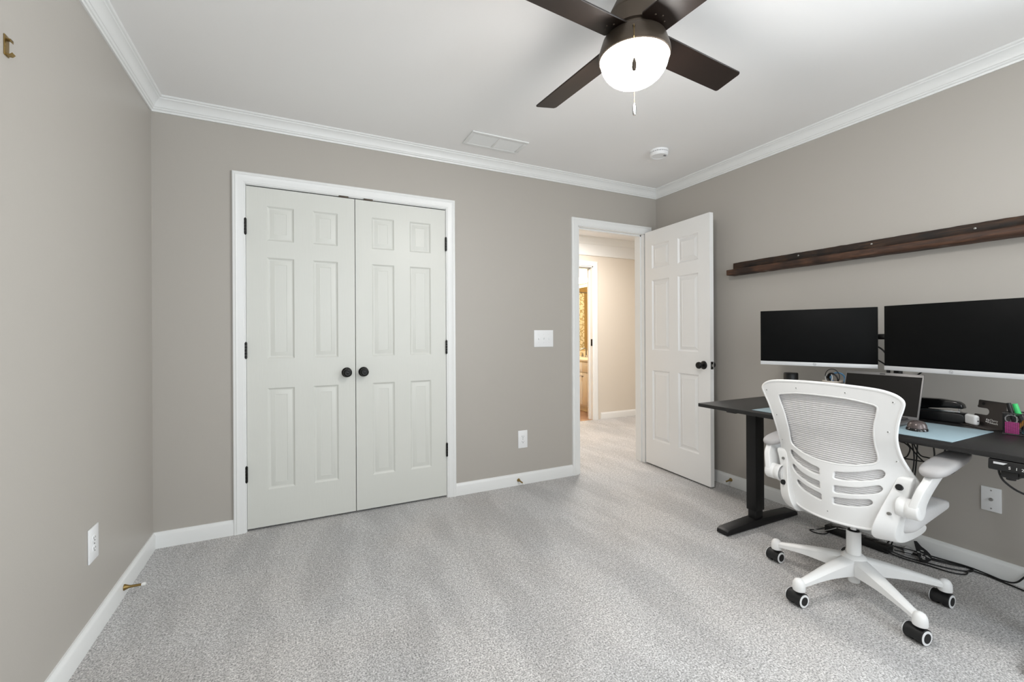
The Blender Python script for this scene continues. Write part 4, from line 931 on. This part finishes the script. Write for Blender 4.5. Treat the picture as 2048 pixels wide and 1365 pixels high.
# brackets, arms
def path_prism(poly, y0_, y1_, r): return MB().prism(poly, y0_, y1_, 'xz', r, seg=4)
for s_ in (-1, 1):
    Y = lambda q: HY+s_*q
    J = [(2.757, .588), (2.744, .550), (2.722, .500), (2.702, .450), (2.690, .405), (2.696, .365), (2.722, .336), (2.765, .324), (2.82, .321), (2.88, .321), (2.940, .325), (2.975, .333), (2.986, .346), (2.975, .359), (2.94, .366), (2.85, .370), (2.79, .378), (2.755, .396), (2.746, .425), (2.755, .46), (2.780, .51), (2.800, .555), (2.800, .583), (2.780, .590)]
    def lean(z): return .212+max(0, z-.35)*.19
    def wid(z): return .047+.018*max(0, min(1, (.57-z)/.2))
    def leaned(mb, base):        # mb built between y = 0 (outer) and negative (inner); shift outwards with height
        mb.v = [(x+(.034*(1+y/.047) if z < .50 else .034*(1+y/.047)*max(0, (.58-z)/.08))*(1 if x < 2.76 else max(0, (2.84-x)/.08)), HY+s_*(lean(z)+base+y*wid(z)/.047), z) for x, y, z in mb.v]; return mb
    bm_ = MB().prism(cr(J, 3), -.047, 0, 'xz', .007, seg=4)
    brk = leaned(bm_, 0).build('side_bracket', 'chair', ch, ang=50)
    def onb(x, z, t=-.030): return Vector((x+.012*min(1, (.585-z)/.08), HY+s_*(lean(z)+t), z))
    c1, c2 = onb(2.738, .552), onb(2.700, .450)
    upm, lom = ('black_plastic', 'nickel') if s_ < 0 else ('nickel', 'black_plastic')
    sub(MB().cyl(c1+Vector((.012, 0, -.004)), c1+Vector((-.0012, 0, .0004)), .0115 if s_ < 0 else .0060, 28), 'bolt_cap', upm, brk)
    sub(MB().cyl(c2+Vector((.012, 0, -.003)), c2+Vector((-.0012, 0, .0004)), .0060 if s_ < 0 else .0115, 28), 'bolt', lom, brk)
    am = MB().lathe([(.042, 0), (.040, .006), (.0375, .014), (.0362, .022), (.0355, .030)], 36, xf=Matrix.Translation((2.756, Y(.215), .474)) @ Matrix.Rotation(s_*-PI/2, 4, 'X') @ Matrix.Diagonal((.85, 1, 1, 1)))
    am.build('arm_mount', 'chair', ch, ang=60)
    MB().lathe([(.0345, .222), (.0352, .224), (.0352, .2465), (.0340, .2475), (.0340, .2485), (.0352, .2495), (.0358, .262), (.0358, .284), (.0345, .2875), (.028, .289), (0, .289)], 44, xf=Matrix.Translation((2.742, HY, .482)) @ Matrix.Rotation(s_*-PI/2, 4, 'X'), cap=False).build('arm_pivot', 'chair', ch, ang=60)
    U_ = [(2.708, .486), (2.716, .528), (2.728, .566), (2.752, .594), (2.770, .612), (2.862, .628), (2.868, .616), (2.846, .596), (2.818, .560), (2.797, .522), (2.782, .488), (2.765, .458), (2.738, .448), (2.714, .462)]
    um = MB().prism(cr(U_, 3), 0, .026, 'xz', .006, seg=3)
    um.v = [(x, HY+s_*(.2605+y+max(0, z-.50)*.25), z) for x, y, z in um.v]; um.build('arm_upright', 'chair', ch, ang=50)
    # pad
    secs = []; n = 36; A0 = Vector((2.742, 0, .617 if s_ < 0 else .604)); pyc = .306 if s_ < 0 else .296; tl = .150; dirv = Vector((math.cos(tl), 0, math.sin(tl))); upv = Vector((-math.sin(tl), 0, math.cos(tl))); Lp = .305
    outp = []
    for i in range(n):
        a = 2*PI*i/n; ca, sa = math.cos(a), math.sin(a)
        lx_ = (abs(ca)**.62)*(1 if ca > 0 else -1)*Lp/2; wy = (abs(sa)**.72)*(1 if sa > 0 else -1)*(.0435-.004*(lx_/(Lp/2)))
        outp.append((lx_+Lp/2, wy))
    for t, h_ in ((.80, -.002), (.93, .000), (.99, .005), (1, .011), (.975, .017), (.90, .021), (.7, .0235), (.35, .0245)):
        ring = []
        for lx_, wy in outp:
            cx_ = Lp/2+(lx_-Lp/2)*(1-(1-t)*.35); p = A0+dirv*cx_+upv*(h_-.006*(abs(cx_/Lp-.5)*2)**3); ring.append((p.x, Y(pyc)+wy*t, p.z))
        secs.append(ring)
    MB().loft(secs).build('arm_pad', 'pad', ch, ang=60)

# ------------------------------------------------------------------ power strip and cables on the floor
stp = thing('power_strip', (3.44, -1.66, 0), 'black power strip on the carpet behind the chair', 'power strip')
MB().box((3.405, -1.80, .002), (3.465, -1.50, .040), .005).build('case', 'black_plastic', stp)
for k in range(5): MB().box((3.418, -1.78+k*.055, .0395), (3.452, -1.745+k*.055, .042), .002).build('socket', 'black_gloss', stp)
def cable(pts, label, r=.0034, m_='cable', name='power_cable'):
    return tag(MB().tube(pts, r, 8).build(name, m_), label, 'cable', None)
z = .0045
cable([(3.42, -1.80, .02), (3.45, -1.86, z), (3.475, -1.935, z), (3.50, -2.00, z), (3.545, -2.055, z), (3.585, -2.058, z), (3.588, -2.02, z), (3.56, -1.95, z), (3.53, -1.86, z), (3.50, -1.78, .02)], 'black cable looping from the power strip past the black tag to the baseboard')
cable([(3.40, -1.78, .018), (3.42, -1.86, .006), (3.445, -1.94, z), (3.462, -2.02, z), (3.50, -2.06, z), (3.553, -2.058, .010), (3.575, -2.10, z), (3.565, -2.16, z), (3.545, -2.25, z), (3.50, -2.45, z), (3.45, -2.7, z)], 'black cable lying nearest the chair and running along the floor to the right')
cable([(3.52, -1.78, .012), (3.545, -1.85, .012), (3.57, -1.95, .010), (3.583, -2.04, .012), (3.578, -2.11, .010), (3.572, -2.16, .008), (3.574, -2.20, .018), (3.580, -2.23, .060), (3.575, -2.28, .130), (3.56, -2.38, .24), (3.53, -2.48, .40), (3.45, -2.50, .62)], 'black cable rising along the baseboard toward the right end of the desk')
cable([(3.47, -1.80, .012), (3.50, -1.88, .012), (3.52, -1.96, .012), (3.555, -2.04, .014)], 'thin black cable under the black tag', .0028)
cable([(3.42, -1.50, .02), (3.38, -1.47, z), (3.345, -1.455, z), (3.335, -1.49, z), (3.37, -1.525, z), (3.42, -1.53, .02)], 'small black cable loop at the left end of the power strip', .003)
cable([(3.41, -1.56, .043), (3.38, -1.50, .010), (3.36, -1.42, .004), (3.345, -1.38, .004), (3.37, -1.355, .004), (3.41, -1.40, .004), (3.47, -1.52, .004), (3.48, -1.62, .004)], 'thin white cable looped on the carpet left of the power strip', .0018, 'cable_white', 'charging_cable')
cable([(3.43, -1.60, .044), (3.42, -1.50, .03), (3.45, -1.42, .004), (3.50, -1.36, .004), (3.54, -1.40, .004), (3.52, -1.55, .004)], 'thin white cable beside the baseboard left of the power strip', .0018, 'cable_white', 'charging_cable')
# cables hanging under the desk, behind the chair
for pts, lb in (
    ([(3.40, -1.83, .66), (3.40, -1.85, .60), (3.40, -1.875, .590), (3.40, -1.895, .57), (3.40, -1.885, .53), (3.40, -1.865, .512), (3.41, -1.84, .50)], 'black cable in a small loop under the desk behind the chair back'),
    ([(3.40, -1.895, .68), (3.40, -1.903, .60), (3.40, -1.91, .55), (3.40, -1.91, .50), (3.40, -1.90, .42), (3.42, -1.87, .25), (3.44, -1.80, .045)], 'black cable hanging straight down to the power strip'),
    ([(3.42, -1.92, .68), (3.41, -1.92, .59), (3.405, -1.917, .50), (3.41, -1.905, .40), (3.44, -1.87, .2), (3.45, -1.78, .045)], 'second black cable hanging beside the first under the desk'),
    ([(3.40, -1.90, .62), (3.40, -1.93, .55), (3.40, -1.96, .54), (3.40, -1.985, .545), (3.40, -1.985, .59), (3.41, -1.97, .66)], 'black cable drooping in a curve toward the cable plate'),
    ([(3.40, -1.88, .60), (3.40, -1.92, .545), (3.40, -1.96, .505), (3.41, -2.00, .47), (3.44, -2.05, .50), (3.45, -2.08, .66)], 'black cable slanting across under the desk'),
    ([(3.42, -1.84, .50), (3.41, -1.88, .512), (3.41, -1.94, .515), (3.42, -2.0, .53), (3.43, -2.03, .66)], 'black cable running nearly level under the desk')):
    cable(pts, lb, .0032, 'cable', 'hanging_cable')
# tag / strap
tg = thing('cable_tag', (3.50, -1.93, .02), 'black strap tag with white lettering on the cables near the baseboard', 'tag')
tf2 = frame((3.455, -1.925, .012), (.81595, .52221, .24805), (-.53905, .84227, 0))
tp = [(.1563, .0066), (.1573, -.0058), (.1199, -.0155), (.0914, -.0315), (.0671, -.0388), (.0443, -.0395), (.0198, -.0309), (0, -.0153), (-.0077, .0042), (.0036, .015), (.0329, .0157), (.0747, .0124), (.1101, .0105)]
MB().prism(tp, 0, .002, 'xy', .0006, xf=tf2, seg=1).build('strap', 'tag', tg)
mk = MB()
for (x, y, ang_, l, w_) in ((.069, .006, 1.4, .011, .0022), (.064, .006, 1.4, .011, .0022), (.084, -.010, 1.4, .011, .0022), (.079, -.011, 1.4, .011, .0022), (.058, -.004, .5, .010, .002), (.056, -.007, 2.2, .009, .002),
        (.040, -.002, .2, .012, .0024), (.036, -.006, 1.6, .014, .0024), (.032, -.009, .2, .012, .0024), (.028, .001, 1.2, .010, .0024), (.024, -.004, .3, .011, .002), (.019, -.007, .3, .008, .002), (.018, -.001, .3, .009, .002),
        (.048, -.021, 1.4, .010, .0022), (.043, -.022, 1.4, .010, .0022), (.038, -.025, 1.4, .009, .0022), (.036, -.029, .2, .010, .0018)):
    mk.box((-l/2, -w_/2, 0), (l/2, w_/2, .0003), xf=tf2 @ Matrix.Translation((x, y, .0022)) @ Matrix.Rotation(ang_, 4, 'Z'))
mk.build('lettering', 'printwhite', tg)
tag(MB().prism([(3.60, -1.800), (3.53, -1.815), (3.47, -1.845), (3.49, -1.862), (3.56, -1.850)], .010, .0115, 'xy').build('cable_wrap', 'silver'), 'grey plastic wrap strip beside the black tag', 'strap')
